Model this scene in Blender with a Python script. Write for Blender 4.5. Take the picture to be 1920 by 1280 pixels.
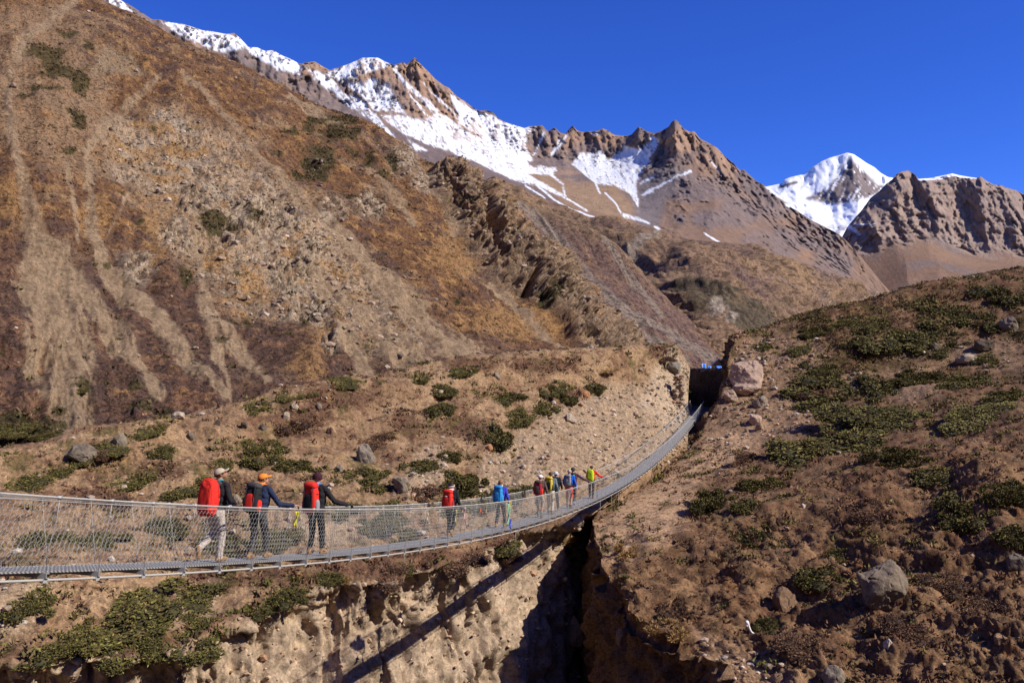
import bpy, bmesh, math, random
import numpy as np
from mathutils import Vector, Matrix
from mathutils.bvhtree import BVHTree

for o in list(bpy.data.objects):
    bpy.data.objects.remove(o)
scene = bpy.context.scene
COL = scene.collection

# ------------------------------------------------------------------ camera
FPX, CX, HY = 1700.0, 960.0, 700.0          # focal length, centre and horizon in photo pixels
cam_d = bpy.data.cameras.new('camera')
cam = bpy.data.objects.new('camera', cam_d)
COL.objects.link(cam)
cam.location = (0, 0, 0)
cam.rotation_euler = (math.radians(90), 0, 0)
cam_d.sensor_width = 36.0
cam_d.lens = FPX / 1920 * 36.0
cam_d.shift_y = (HY - 640) / 1920
cam_d.clip_start = 0.1
cam_d.clip_end = 40000
scene.camera = cam

# ------------------------------------------------------------------ sky, sun, exposure
SUN_DIR = Vector((1.0, -0.36, 0.88)).normalized()
sun_el = math.asin(SUN_DIR.z)
world = bpy.data.worlds.new('World')
scene.world = world
world.use_nodes = True
wn = world.node_tree
wn.nodes.clear()
w_out = wn.nodes.new('ShaderNodeOutputWorld')
w_bg = wn.nodes.new('ShaderNodeBackground')
w_sky = wn.nodes.new('ShaderNodeTexSky')
w_sky.sky_type = 'NISHITA'
w_sky.sun_disc = False
w_sky.sun_elevation = sun_el
w_sky.sun_rotation = math.atan2(SUN_DIR.x, SUN_DIR.y)
w_sky.altitude = 3500
w_sky.air_density = 1.0
w_sky.dust_density = 0.0
w_sky.ozone_density = 10.0
w_hs = wn.nodes.new('ShaderNodeHueSaturation')
w_hs.inputs['Saturation'].default_value = 1.13      # deep polarised blue of thin air
w_hs.inputs['Hue'].default_value = 0.521
wn.links.new(w_sky.outputs[0], w_hs.inputs['Color'])
wn.links.new(w_hs.outputs[0], w_bg.inputs['Color'])
w_bg.inputs['Strength'].default_value = 0.15
wn.links.new(w_bg.outputs[0], w_out.inputs['Surface'])

sun_d = bpy.data.lights.new('sun', 'SUN')
sun_d.energy = 4.9
sun_d.angle = math.radians(0.5)
sun_d.color = (1.0, 0.94, 0.86)
sun = bpy.data.objects.new('sun', sun_d)
COL.objects.link(sun)
sun.rotation_euler = SUN_DIR.to_track_quat('Z', 'Y').to_euler()

vs = scene.view_settings
vs.view_transform = 'Standard'
vs.look = 'None'
vs.exposure = 0.4
vs.gamma = 1.0
vs.use_curve_mapping = False

# ------------------------------------------------------------------ helpers: points, noise, splines
def W(px, py, D):
    return np.array([(px - CX) / FPX * D, D, (HY - py) / FPX * D], float)

def proj(P):
    Y = np.maximum(P[:, 1], 0.5)
    return CX + FPX * P[:, 0] / Y, HY - FPX * P[:, 2] / Y

RS = np.random.RandomState(7)
PERM = RS.permutation(256).astype(np.int64)
PERM = np.concatenate([PERM, PERM, PERM])
_g = RS.normal(size=(256, 3))
GRAD = (_g / np.linalg.norm(_g, axis=1)[:, None]).astype(np.float32)

def noise3(P, seed=0):
    P = np.asarray(P, np.float64) + seed * 17.37
    fl = np.floor(P)
    I = fl.astype(np.int64) & 255
    f = (P - fl).astype(np.float32)
    u = f * f * f * (f * (f * 6 - 15) + 10)
    out = np.zeros(len(P), np.float32)
    for dx in (0, 1):
        wx = u[:, 0] if dx else 1 - u[:, 0]
        hx = PERM[I[:, 0] + dx]
        for dy in (0, 1):
            wy = u[:, 1] if dy else 1 - u[:, 1]
            hy = PERM[hx + I[:, 1] + dy]
            for dz in (0, 1):
                wz = u[:, 2] if dz else 1 - u[:, 2]
                g = GRAD[PERM[hy + I[:, 2] + dz]]
                d = g[:, 0] * (f[:, 0] - dx) + g[:, 1] * (f[:, 1] - dy) + g[:, 2] * (f[:, 2] - dz)
                out += wx * wy * wz * d
    return out * 1.6

def fbm(P, octv=4, gain=0.5, seed=0):
    a, s, t = 1.0, 0.0, 0.0
    Q = np.asarray(P, np.float64)
    for i in range(octv):
        s = s + a * noise3(Q, seed + i)
        t += a
        a *= gain
        Q = Q * 2.03
    return s / t

def ridged(P, octv=4, gain=0.5, seed=0):
    a, s, t = 1.0, 0.0, 0.0
    Q = np.asarray(P, np.float64)
    for i in range(octv):
        n = 1 - np.abs(noise3(Q, seed + i)) * 1.6
        s = s + a * n
        t += a
        a *= gain
        Q = Q * 2.07
    return s / t                                   # about 0..1, sharp crests

def facets(P, scale, seed=0, tilt=1.0, mask=None):
    """broken rock: every cell is a tilted plane, cells meet in sharp steps (result about -1..1)."""
    P = np.asarray(P, float) / np.asarray(scale, float)
    if mask is not None:
        out = np.zeros(len(P))
        k = mask > .02
        if k.any():
            out[k] = facets(P[k], 1.0, seed, tilt)
        return out
    Q = P + seed * 13.71
    I = np.floor(Q).astype(np.int64)
    best = np.full(len(Q), 9e9)
    bid = np.zeros(len(Q), np.int64)
    bq = np.zeros_like(Q)
    for dx in (-1, 0, 1):
        for dy in (-1, 0, 1):
            for dz in (-1, 0, 1):
                J = I + np.array([dx, dy, dz])
                h = PERM[PERM[PERM[J[:, 0] & 255] + (J[:, 1] & 255)] + (J[:, 2] & 255)]
                f = J + .5 + .48 * GRAD[h]
                r = Q - f
                d = (r * r).sum(1)
                m = d < best
                best = np.where(m, d, best)
                bid = np.where(m, h, bid)
                bq = np.where(m[:, None], r, bq)
    g = GRAD[(bid * 7 + 31) & 255]
    return (PERM[bid] / 127.5 - 1) * .45 + tilt * (g * bq).sum(1)

def sstep(a, b, x):
    t = np.clip((x - a) / (b - a + 1e-9), 0, 1)
    return t * t * (3 - 2 * t)

def cr(arr, t):
    """Catmull-Rom along axis 0 of arr at parameters t."""
    arr = np.asarray(arr, float)
    n = len(arr)
    ext = np.concatenate([[2 * arr[0] - arr[1]], arr, [2 * arr[-1] - arr[-2]]])
    i = np.clip(np.floor(t).astype(int), 0, n - 2)
    f = (t - i).reshape((-1,) + (1,) * (arr.ndim - 1))
    p0, p1, p2, p3 = ext[i], ext[i + 1], ext[i + 2], ext[i + 3]
    m1, m2 = 0.42 * (p2 - p0), 0.42 * (p3 - p1)
    f2, f3 = f * f, f * f * f
    return (2 * f3 - 3 * f2 + 1) * p1 + (f3 - 2 * f2 + f) * m1 + (-2 * f3 + 3 * f2) * p2 + (f3 - f2) * m2

def even_t(C, axis, n):
    """parameters spread by the picture length of each control span."""
    C = np.asarray(C)
    flat = C.reshape(-1, 3)
    x, y = proj(flat)
    x = np.clip(x, -150, 2070).reshape(C.shape[:2])
    y = np.clip(y, -150, 1400).reshape(C.shape[:2])
    d = np.hypot(np.diff(x, axis=axis), np.diff(y, axis=axis)).mean(axis=1 - axis) + 12
    cum = np.concatenate([[0], np.cumsum(d)])
    return np.interp(np.linspace(0, cum[-1], n), cum, np.arange(len(cum)))

def grid_surface(C, nv, nu):
    C = np.asarray(C, float)
    tv = even_t(C, 0, nv)
    tu = even_t(C, 1, nu)
    a = cr(C, tv)
    b = cr(a.transpose(1, 0, 2), tu).transpose(1, 0, 2)
    return b, tv, tu

def loft_rows(rows, nu):
    """rows: lists of (px,py,D); every row resampled to nu columns over its own px span."""
    out = []
    for r in rows:
        r = np.asarray(r, float)
        t = np.linspace(0, 1, nu)
        s = (r[:, 0] - r[0, 0]) / (r[-1, 0] - r[0, 0])
        px = np.interp(t, s, r[:, 0]); py = np.interp(t, s, r[:, 1]); D = np.interp(t, s, r[:, 2])
        out.append(np.stack([(px - CX) / FPX * D, D, (HY - py) / FPX * D], 1))
    return np.array(out)

def grid_normals(S):
    du = np.gradient(S, axis=1)
    dv = np.gradient(S, axis=0)
    n = np.cross(du, dv)
    n /= np.linalg.norm(n, axis=2)[:, :, None] + 1e-12
    return n

def lean(N, k):
    """normals laid over towards the horizontal, so relief does not lift the skyline."""
    M = N.copy()
    M[:, 2] *= k
    return M / (np.linalg.norm(M, axis=1)[:, None] + 1e-9)

def to_eye(P):
    """unit vectors towards the viewer's side of the valley; far relief stands out this way."""
    return -P / np.linalg.norm(P, axis=1)[:, None]

def face_cam(S, n):
    """flip normals so that on the whole they look towards the camera."""
    if (n * S).sum() > 0:
        n = -n
    return n

def mesh_np(name, V, F, mats=None, cols=None, smooth=True, mat_idx=None):
    me = bpy.data.meshes.new(name)
    V = np.ascontiguousarray(V, np.float32)
    F = np.ascontiguousarray(F, np.int32)
    k = F.shape[1]
    me.vertices.add(len(V))
    me.vertices.foreach_set('co', V.ravel())
    me.loops.add(F.size)
    me.loops.foreach_set('vertex_index', F.ravel())
    me.polygons.add(len(F))
    me.polygons.foreach_set('loop_start', np.arange(0, F.size, k, dtype=np.int32))
    if smooth is not None:
        me.polygons.foreach_set('use_smooth', np.full(len(F), bool(smooth)))
    if mat_idx is not None:
        me.polygons.foreach_set('material_index', np.ascontiguousarray(mat_idx, np.int32))
    me.update(calc_edges=True)
    if cols is not None:
        at = me.color_attributes.new('Col', 'FLOAT_COLOR', 'POINT')
        c = np.ones((len(V), 4), np.float32)
        c[:, :np.shape(cols)[1]] = cols
        at.data.foreach_set('color', c.ravel())
    for m in (mats or []):
        me.materials.append(m)
    return me

def grid_faces(nv, nu):
    i = np.arange(nv * nu).reshape(nv, nu)
    return np.stack([i[:-1, :-1], i[:-1, 1:], i[1:, 1:], i[1:, :-1]], -1).reshape(-1, 4)

def link(name, me, parent=None, **props):
    o = bpy.data.objects.new(name, me)
    COL.objects.link(o)
    if parent is not None:
        o.parent = parent
    for k, v in props.items():
        o[k] = v
    return o

def mixc(c, col, m):
    m = np.clip(m, 0, 1)[:, None]
    return c * (1 - m) + np.asarray(col, float)[None, :] * m

def poly_sd(px, py, poly):
    """signed distance in photo pixels, positive inside."""
    P = np.asarray(poly, float)
    d = np.full(len(px), 1e9)
    ins = np.zeros(len(px), bool)
    n = len(P)
    for i in range(n):
        x1, y1 = P[i]; x2, y2 = P[(i + 1) % n]
        ex, ey = x2 - x1, y2 - y1
        t = np.clip(((px - x1) * ex + (py - y1) * ey) / (ex * ex + ey * ey + 1e-9), 0, 1)
        d = np.minimum(d, np.hypot(px - x1 - t * ex, py - y1 - t * ey))
        c = ((y1 > py) != (y2 > py)) & (px < ex * (py - y1) / (ey + (1e-9 if ey >= 0 else -1e-9)) + x1)
        ins ^= c
    return np.where(ins, d, -d)

def streak(px, py, pts):
    """how far inside a band of varying half width; 1 on its middle, 0 on its edge."""
    P = np.asarray(pts, float)
    best = np.full(len(px), -9.0)
    for i in range(len(P) - 1):
        x1, y1, w1 = P[i]; x2, y2, w2 = P[i + 1]
        ex, ey = x2 - x1, y2 - y1
        t = np.clip(((px - x1) * ex + (py - y1) * ey) / (ex * ex + ey * ey), 0, 1)
        d = np.hypot(px - x1 - t * ex, py - y1 - t * ey)
        best = np.maximum(best, 1 - d / (w1 + t * (w2 - w1)))
    return best

# ------------------------------------------------------------------ materials
MATS = {}
def ground_mat(name, gscale, bump, dist, var=0.35, rough=0.95, gscale2=None, spk=None, dark=.55, light=.5):
    """vertex colour of the ground times grain, with fine relief in metres."""
    m = bpy.data.materials.new(name)
    m.use_nodes = True
    nt = m.node_tree
    b = nt.nodes['Principled BSDF']
    b.inputs['Roughness'].default_value = rough
    b.inputs['Specular IOR Level'].default_value = 0.15
    at = nt.nodes.new('ShaderNodeAttribute'); at.attribute_name = 'Col'
    tc = nt.nodes.new('ShaderNodeTexCoord')
    n1 = nt.nodes.new('ShaderNodeTexNoise')
    n1.inputs['Scale'].default_value = gscale
    n1.inputs['Detail'].default_value = 6
    n1.inputs['Roughness'].default_value = 0.65
    nt.links.new(tc.outputs['Object'], n1.inputs['Vector'])
    mr = nt.nodes.new('ShaderNodeMapRange')
    mr.inputs['From Min'].default_value = 0.3; mr.inputs['From Max'].default_value = 0.7
    mr.inputs['To Min'].default_value = 1 - var; mr.inputs['To Max'].default_value = 1 + var
    nt.links.new(n1.outputs['Fac'], mr.inputs['Value'])
    mx = nt.nodes.new('ShaderNodeVectorMath'); mx.operation = 'SCALE'
    nt.links.new(at.outputs['Color'], mx.inputs[0])
    nt.links.new(mr.outputs['Result'], mx.inputs['Scale'])
    nt.links.new(mx.outputs[0], b.inputs['Base Color'])
    if spk:                                                  # tufts and clods: dark and pale spots, as many as the alpha says
        fac = mr.outputs['Result']
        for sc, lo, hi, amt in ((spk, .53, .575, -dark), (spk * 2.3, .56, .61, light), (spk * 3.1, .54, .58, -dark * .8)):
            q = nt.nodes.new('ShaderNodeTexNoise')
            q.inputs['Scale'].default_value = sc
            q.inputs['Detail'].default_value = 3
            q.inputs['Roughness'].default_value = .6
            nt.links.new(tc.outputs['Object'], q.inputs['Vector'])
            r = nt.nodes.new('ShaderNodeMapRange')
            r.inputs['From Min'].default_value = lo; r.inputs['From Max'].default_value = hi
            r.inputs['To Min'].default_value = 0; r.inputs['To Max'].default_value = amt
            nt.links.new(q.outputs['Fac'], r.inputs['Value'])
            a = nt.nodes.new('ShaderNodeMath'); a.operation = 'MULTIPLY_ADD'
            nt.links.new(r.outputs['Result'], a.inputs[0]); nt.links.new(at.outputs['Alpha'], a.inputs[1])
            a.inputs[2].default_value = 1.0
            m2 = nt.nodes.new('ShaderNodeMath'); m2.operation = 'MULTIPLY'
            nt.links.new(fac, m2.inputs[0]); nt.links.new(a.outputs[0], m2.inputs[1])
            fac = m2.outputs[0]
        nt.links.new(fac, mx.inputs['Scale'])
    n2 = nt.nodes.new('ShaderNodeTexNoise')
    n2.inputs['Scale'].default_value = gscale2 or gscale * 1.7
    n2.inputs['Detail'].default_value = 8
    n2.inputs['Roughness'].default_value = 0.7
    nt.links.new(tc.outputs['Object'], n2.inputs['Vector'])
    bp = nt.nodes.new('ShaderNodeBump')
    bp.inputs['Strength'].default_value = bump
    bp.inputs['Distance'].default_value = dist
    nt.links.new(n2.outputs['Fac'], bp.inputs['Height'])
    nt.links.new(bp.outputs[0], b.inputs['Normal'])
    MATS[name] = m
    return m

def plain_mat(name, col, rough=0.8, metal=0.0, var=0.15, scale=8.0, bump=0.0, spec=0.3, dist=0.01):
    if name in MATS:
        return MATS[name]
    m = bpy.data.materials.new(name)
    m.use_nodes = True
    nt = m.node_tree
    b = nt.nodes['Principled BSDF']
    b.inputs['Roughness'].default_value = rough
    b.inputs['Metallic'].default_value = metal
    b.inputs['Specular IOR Level'].default_value = spec
    tc = nt.nodes.new('ShaderNodeTexCoord')
    n1 = nt.nodes.new('ShaderNodeTexNoise')
    n1.inputs['Scale'].default_value = scale
    n1.inputs['Detail'].default_value = 5
    nt.links.new(tc.outputs['Object'], n1.inputs['Vector'])
    rp = nt.nodes.new('ShaderNodeValToRGB')
    c = np.array(col)
    rp.color_ramp.elements[0].position = 0.3
    rp.color_ramp.elements[1].position = 0.7
    rp.color_ramp.elements[0].color = (*np.clip(c * (1 - var), 0, 1), 1)
    rp.color_ramp.elements[1].color = (*np.clip(c * (1 + var), 0, 1), 1)
    nt.links.new(n1.outputs['Fac'], rp.inputs['Fac'])
    nt.links.new(rp.outputs['Color'], b.inputs['Base Color'])
    if bump:
        bp = nt.nodes.new('ShaderNodeBump')
        bp.inputs['Strength'].default_value = bump
        bp.inputs['Distance'].default_value = dist
        nt.links.new(n1.outputs['Fac'], bp.inputs['Height'])
        nt.links.new(bp.outputs[0], b.inputs['Normal'])
    MATS[name] = m
    return m

def col_mat(name, rough=0.85, spec=0.2, trans=0.0):
    """colour straight from the mesh (leaf to leaf, stone to stone variation)."""
    m = bpy.data.materials.new(name)
    m.use_nodes = True
    nt = m.node_tree
    b = nt.nodes['Principled BSDF']
    b.inputs['Roughness'].default_value = rough
    b.inputs['Specular IOR Level'].default_value = spec
    at = nt.nodes.new('ShaderNodeAttribute'); at.attribute_name = 'Col'
    tc = nt.nodes.new('ShaderNodeTexCoord')
    n1 = nt.nodes.new('ShaderNodeTexNoise')
    n1.inputs['Scale'].default_value = 9.0
    n1.inputs['Detail'].default_value = 5
    nt.links.new(tc.outputs['Object'], n1.inputs['Vector'])
    mr = nt.nodes.new('ShaderNodeMapRange')
    mr.inputs['From Min'].default_value = 0.3; mr.inputs['From Max'].default_value = 0.7
    mr.inputs['To Min'].default_value = 0.7; mr.inputs['To Max'].default_value = 1.3
    nt.links.new(n1.outputs['Fac'], mr.inputs['Value'])
    mx = nt.nodes.new('ShaderNodeVectorMath'); mx.operation = 'SCALE'
    nt.links.new(at.outputs['Color'], mx.inputs[0])
    nt.links.new(mr.outputs['Result'], mx.inputs['Scale'])
    nt.links.new(mx.outputs[0], b.inputs['Base Color'])
    MATS[name] = m
    return m
# ------------------------------------------------------------------ far terrain
def push_rows(C, back):
    """add a row behind the crest so that every slope has a far side."""
    first = C[0].copy()
    first[:, 1] += back[0]
    first[:, 2] -= back[1]
    first[:, 0] *= (C[0][:, 1] + back[0]) / C[0][:, 1]
    return np.concatenate([[first], C])

def finish(name, S, C, mat, label=None):
    nv, nu = S.shape[:2]
    me = mesh_np(name, S.reshape(-1, 3), grid_faces(nv, nu), [mat], C)
    return link(name, me, kind='structure')

# ---- sheet of valley floor that reaches the horizon
def valley_floor():
    n = 60
    xs = np.sign(np.linspace(-1, 1, n)) * np.abs(np.linspace(-1, 1, n)) ** 3 * 16000
    ys = np.linspace(-1, 1, n)
    ys = np.sign(ys) * np.abs(ys) ** 3 * 16000 + 400
    X, Y = np.meshgrid(xs, ys)
    Z = np.full(X.shape, -62.0) + fbm(np.stack([X.ravel(), Y.ravel(), 0 * X.ravel()], 1) / 220, 3).reshape(X.shape) * 8
    S = np.stack([X, Y, Z], -1)
    c = mixc(np.tile([[0.2, 0.14, 0.09]], (n * n, 1)), (0.12, 0.085, 0.05), sstep(-.3, .4, fbm(S.reshape(-1, 3) / 60, 4)))
    finish('valley_floor', S, c, ground_mat('valley_soil', 0.2, 0.6, 1.0))
valley_floor()

# ---- the great slope on the left
def slope_left():
    # fall lines, each from crest to foot
    FL = [
        [(-200, -230, 1000), (-190, 150, 700), (-180, 530, 455), (-170, 940, 285)],
        [(-30, -110, 975), (-30, 170, 690), (-20, 530, 455), (-10, 920, 290)],
        [(110, -34, 965), (100, 220, 690), (95, 560, 470), (110, 910, 305)],
        [(255, 30, 955), (225, 270, 720), (215, 560, 505), (260, 880, 325)],
        [(370, 90, 975), (380, 310, 740), (400, 570, 545), (440, 840, 352)],
        [(480, 140, 1000), (545, 350, 765), (600, 560, 600), (640, 800, 398)],
        [(600, 198, 1012), (680, 375, 810), (760, 560, 650), (815, 760, 450)],
        [(700, 236, 1012), (790, 410, 840), (890, 580, 690), (960, 740, 520)],
        [(790, 295, 995), (870, 440, 880), (970, 590, 755), (1070, 720, 620)],
        [(830, 312, 985), (920, 430, 905), (1040, 565, 815), (1150, 705, 690)],
        [(905, 345, 1010), (985, 445, 930), (1085, 560, 850), (1200, 690, 745)],
        [(935, 372, 1100), (1015, 470, 1010), (1110, 580, 920), (1240, 700, 800)],
        [(975, 420, 1240), (1050, 520, 1120), (1140, 620, 1000), (1265, 720, 850)],
    ]
    C = np.array([[W(*p) for p in f] for f in FL]).transpose(1, 0, 2)
    C = push_rows(C, (160, 60))
    nv, nu = 375, 500
    S, tv, tu = grid_surface(C, nv, nu)
    P = S.reshape(-1, 3)
    px, py = proj(P)
    TU, TV = np.meshgrid(tu, tv)
    U, V = TU.ravel(), TV.ravel()
    N = face_cam(S, grid_normals(S)).reshape(-1, 3)
    big = fbm(P / 120.0, 3, seed=1)
    fine = fbm(P / 9.0, 4, 0.65, seed=61)
    mid = fbm(P / 24.0, 4, .6, seed=62)
    blot = fbm(P / 70.0, 4, .55, seed=57)
    wx = px + 22 * mid + 8 * fine
    wy = py + 18 * fbm(P / 24.0, 4, .6, seed=5) + 6 * fine
    spur = [(800, 330), (832, 303), (880, 318), (920, 350), (960, 400), (1010, 460), (1070, 520), (1130, 580), (1215, 690), (1120, 700), (1060, 610), (985, 570), (930, 540), (880, 480), (840, 420), (808, 370)]
    spur_m = sstep(-7, 7, poly_sd(px + 9 * mid, py + 9 * mid, spur))
    pale = [(270, 195), (330, 200), (400, 240), (470, 300), (540, 360), (600, 415), (650, 475), (700, 530), (760, 590), (840, 670), (720, 680), (640, 640), (560, 610), (440, 600), (390, 560), (350, 500), (290, 450), (285, 380), (240, 330), (200, 260)]
    pale_m = sstep(-26, 26, poly_sd(wx, wy, pale) + 40 * blot)
    pale2 = [(-60, 10), (110, 5), (160, 60), (150, 120), (205, 160), (190, 215), (240, 280), (180, 330), (120, 350), (60, 300), (-60, 260)]
    pale2_m = sstep(-26, 26, poly_sd(wx, wy, pale2) + 40 * blot)
    crags = np.zeros(len(P))
    for (x, y, r) in [(255, 495, 46), (330, 440, 40), (580, 575, 48), (620, 400, 34), (600, 300, 30), (755, 300, 40), (690, 385, 40), (540, 520, 44), (470, 400, 60), (790, 345, 30), (620, 650, 28), (420, 440, 38), (530, 420, 50), (360, 380, 40), (580, 480, 40)]:
        crags = np.maximum(crags, 1 - np.hypot(wx - x, wy - y) / r)
    crag_m = sstep(0.0, 0.55, crags)
    rock_m = np.maximum(spur_m, np.maximum(crag_m, .55 * pale_m))
    fa = facets(P + 8 * np.stack([big, -big, big], 1), (17, 19, 34), 31, 1.0, rock_m)
    fb = facets(P, (8, 8, 14), 37, 1.0, rock_m)
    fc = facets(P, (3.8, 3.8, 6), 38, 1.0, rock_m)
    rill = ridged(np.stack([U * 2.0 + .5 * blot, V * 0.9 + .5 * mid, P[:, 2] / 200], 1), 5, .55, seed=21)
    tuft = fbm(P / 4.0, 3, .7, seed=43)
    disp = big * 10 + (rill - 0.6) * 7.0 + fbm(P / 45., 4, .6, seed=44) * 7.0 + mid * 3.0 + fine * 1.5 + tuft * .9
    cleft = np.maximum(streak(px + 8 * mid, py, [(900, 345, 10), (912, 400, 16), (930, 470, 14), (945, 500, 6)]), streak(px + 8 * mid, py, [(1000, 500, 5), (985, 560, 10)]))
    disp += spur_m * (fa * 8 + fb * 5.0 + fc * 2.6 + fbm(P / 42., 5, .6, seed=39) * 26 + 9) - sstep(0, .6, cleft) * 22
    disp += crag_m * (fa * 3.0 + fb * 3.0 + fc * 2.0) + pale_m * (fb * 1.2 + fc * 1.3)
    disp *= sstep(0.85, 1.25, V) * 0.8 + 0.2
    P2 = P + lean(N, .5) * disp[:, None]
    # --- colours: rust grass above, pale rock in the middle, purple heath and grey fans below
    rustg = np.array([0.150, 0.080, 0.043]); gold = np.array([0.290, 0.168, 0.072]); tan = np.array([0.235, 0.158, 0.100]); heath = np.array([0.082, 0.050, 0.043])
    scree = np.array([0.240, 0.176, 0.118]); rock = np.array([0.310, 0.235, 0.170]); olive = np.array([0.058, 0.047, 0.018])
    c = np.tile(rustg, (len(P), 1))
    c = mixc(c, gold * .92, sstep(.04, .22, fine + .4 * mid) * .7)
    c = mixc(c, tan, sstep(.05, .30, blot + .35 * mid) * .8)
    c = mixc(c, heath * 1.1, sstep(.03, .20, fbm(P / 17.0, 5, .62, seed=67) + .3 * blot) * .8)
    c = mixc(c, tan * 1.08, pale2_m * .75)
    c = mixc(c, rustg * 1.05, pale2_m * sstep(.05, .2, mid + .5 * fine) * .6)
    c = mixc(c, rock, pale_m * .85)
    c = mixc(c, rock * 1.18, pale_m * sstep(.0, .3, fine + mid) * .6)
    c = mixc(c, np.array([.33, .275, .225]), pale_m * sstep(.05, .25, fbm(P / 30.0, 4, .6, seed=68)) * .7)
    c = mixc(c, gold, pale_m * sstep(.08, .2, fbm(P / 26.0, 4, .6, seed=69) + .3 * fine) * .75)
    c = mixc(c, rustg, pale_m * sstep(.16, .3, fbm(P / 20.0, 4, .6, seed=70) + .3 * fine) * .7)
    up = sstep(400, 540, py + 70 * blot + 30 * mid - 0.24 * np.maximum(px - 260, 0)) * (1 - .75 * pale_m)            # heath grows low down
    c = mixc(c, heath, up * (.55 + .45 * sstep(-.2, .1, fine + mid)))
    c = mixc(c, np.array([.19, .105, .065]), up * sstep(.1, .25, fbm(P / 28., 4, .6, seed=73)) * .7)
    screes = [
        [(150, -10, 10), (60, 60, 14), (12, 150, 12), (20, 240, 10), (38, 330, 14), (58, 400, 20), (75, 450, 34), (90, 520, 60), (110, 600, 78), (130, 700, 60), (130, 800, 50), (150, 860, 60)],
        [(100, 470, 30), (170, 560, 34), (230, 640, 26), (300, 740, 14)],
        [(60, 520, 20), (70, 640, 40), (60, 700, 20)],
        [(300, 140, 6), (205, 225, 14), (158, 290, 8), (170, 400, 10), (195, 490, 15), (240, 540, 26), (300, 600, 24), (360, 680, 18), (420, 740, 12)],
        [(120, 300, 5), (135, 380, 6), (150, 450, 5)],
        [(305, 290, 5), (255, 340, 4), (205, 430, 3)],
        [(365, 330, 5), (368, 420, 8), (378, 520, 11), (385, 575, 16), (405, 640, 18), (420, 700, 7), (432, 745, 5)],
        [(390, 580, 12), (440, 640, 20), (500, 710, 12)],
        [(430, 380, 3), (470, 440, 5), (500, 490, 4)],
        [(440, 240, 4), (500, 310, 8), (560, 370, 9), (620, 425, 13), (680, 480, 19), (740, 545, 26), (800, 608, 34), (880, 680, 46), (930, 730, 50)],
        [(560, 470, 8), (640, 540, 15), (720, 610, 18), (800, 690, 26)],
        [(600, 520, 6), (670, 580, 12), (720, 640, 16), (760, 700, 18)],
        [(640, 620, 18), (680, 680, 22), (700, 730, 20)],
        [(690, 320, 6), (740, 380, 14), (775, 425, 5)],
        [(780, 300, 4), (815, 380, 7), (850, 440, 8)],
        [(920, 530, 8), (980, 590, 10), (1050, 650, 8)],
        [(340, 140, 5), (400, 200, 9), (440, 240, 6)],
        [(540, 185, 8), (600, 215, 12), (640, 240, 6)],
    ]
    sm = np.full(len(P), -9.0)
    for s in screes:
        sm = np.maximum(sm, streak(px + 10 * mid + 5 * fine, py, s))
    scr = sstep(0.0, 0.35, sm + .5 * mid + .3 * fine)
    patchy = sstep(-.02, .12, fbm(np.stack([U * 14, V * 9, P[:, 2] / 40], 1), 4, .6, seed=74) - .05) * sstep(470, 600, py)
    scr = scr * (1 - .85 * patchy * sstep(1.0, .3, sm))
    wide = np.clip(sstep(380, 560, py) + .0, 0, 1)
    c = mixc(c, scree * 1.12, scr * np.clip(.70 + .22 * wide + (.7 - .5 * wide) * mid + (.5 - .35 * wide) * fine, .25, .96))
    c = mixc(c, scree * .95, 0.92 * sstep(-6, 6, poly_sd(wx, wy, [(205, 85), (240, 105), (285, 140), (230, 132), (165, 148), (180, 115)])))
    gd = np.zeros(len(P))
    for (x, y, rx, ry) in [(480, 530, 60, 40), (300, 430, 40, 50), (290, 470, 30, 40), (400, 480, 40, 40), (300, 400, 40, 30), (570, 690, 60, 40), (540, 470, 30, 20), (1000, 600, 120, 50), (850, 480, 70, 70), (30, 370, 40, 60), (180, 400, 40, 60), (600, 640, 40, 30), (930, 600, 90, 40)]:
        gd = np.maximum(gd, 1 - np.hypot((wx - x) / rx, (wy - y) / ry))
    c = mixc(c, gold, sstep(.1, .5, gd + .9 * fine + .3 * mid) * .6 * (1 - scr))
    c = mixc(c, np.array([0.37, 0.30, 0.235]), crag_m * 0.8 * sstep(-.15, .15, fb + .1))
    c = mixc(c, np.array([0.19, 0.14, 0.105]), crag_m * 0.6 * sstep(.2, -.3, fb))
    c = mixc(c, np.array([0.245, 0.175, 0.122]), spur_m * 0.95)
    c = mixc(c, np.array([0.31, 0.20, 0.122]), spur_m * sstep(.05, .3, mid) * .8)
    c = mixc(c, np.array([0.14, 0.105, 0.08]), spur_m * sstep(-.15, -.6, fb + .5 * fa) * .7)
    c = mixc(c, rustg, spur_m * sstep(.15, .3, fbm(P / 20., 4, .6, seed=75)) * .5)
    grn = np.full(len(P), -2.0)
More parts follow.
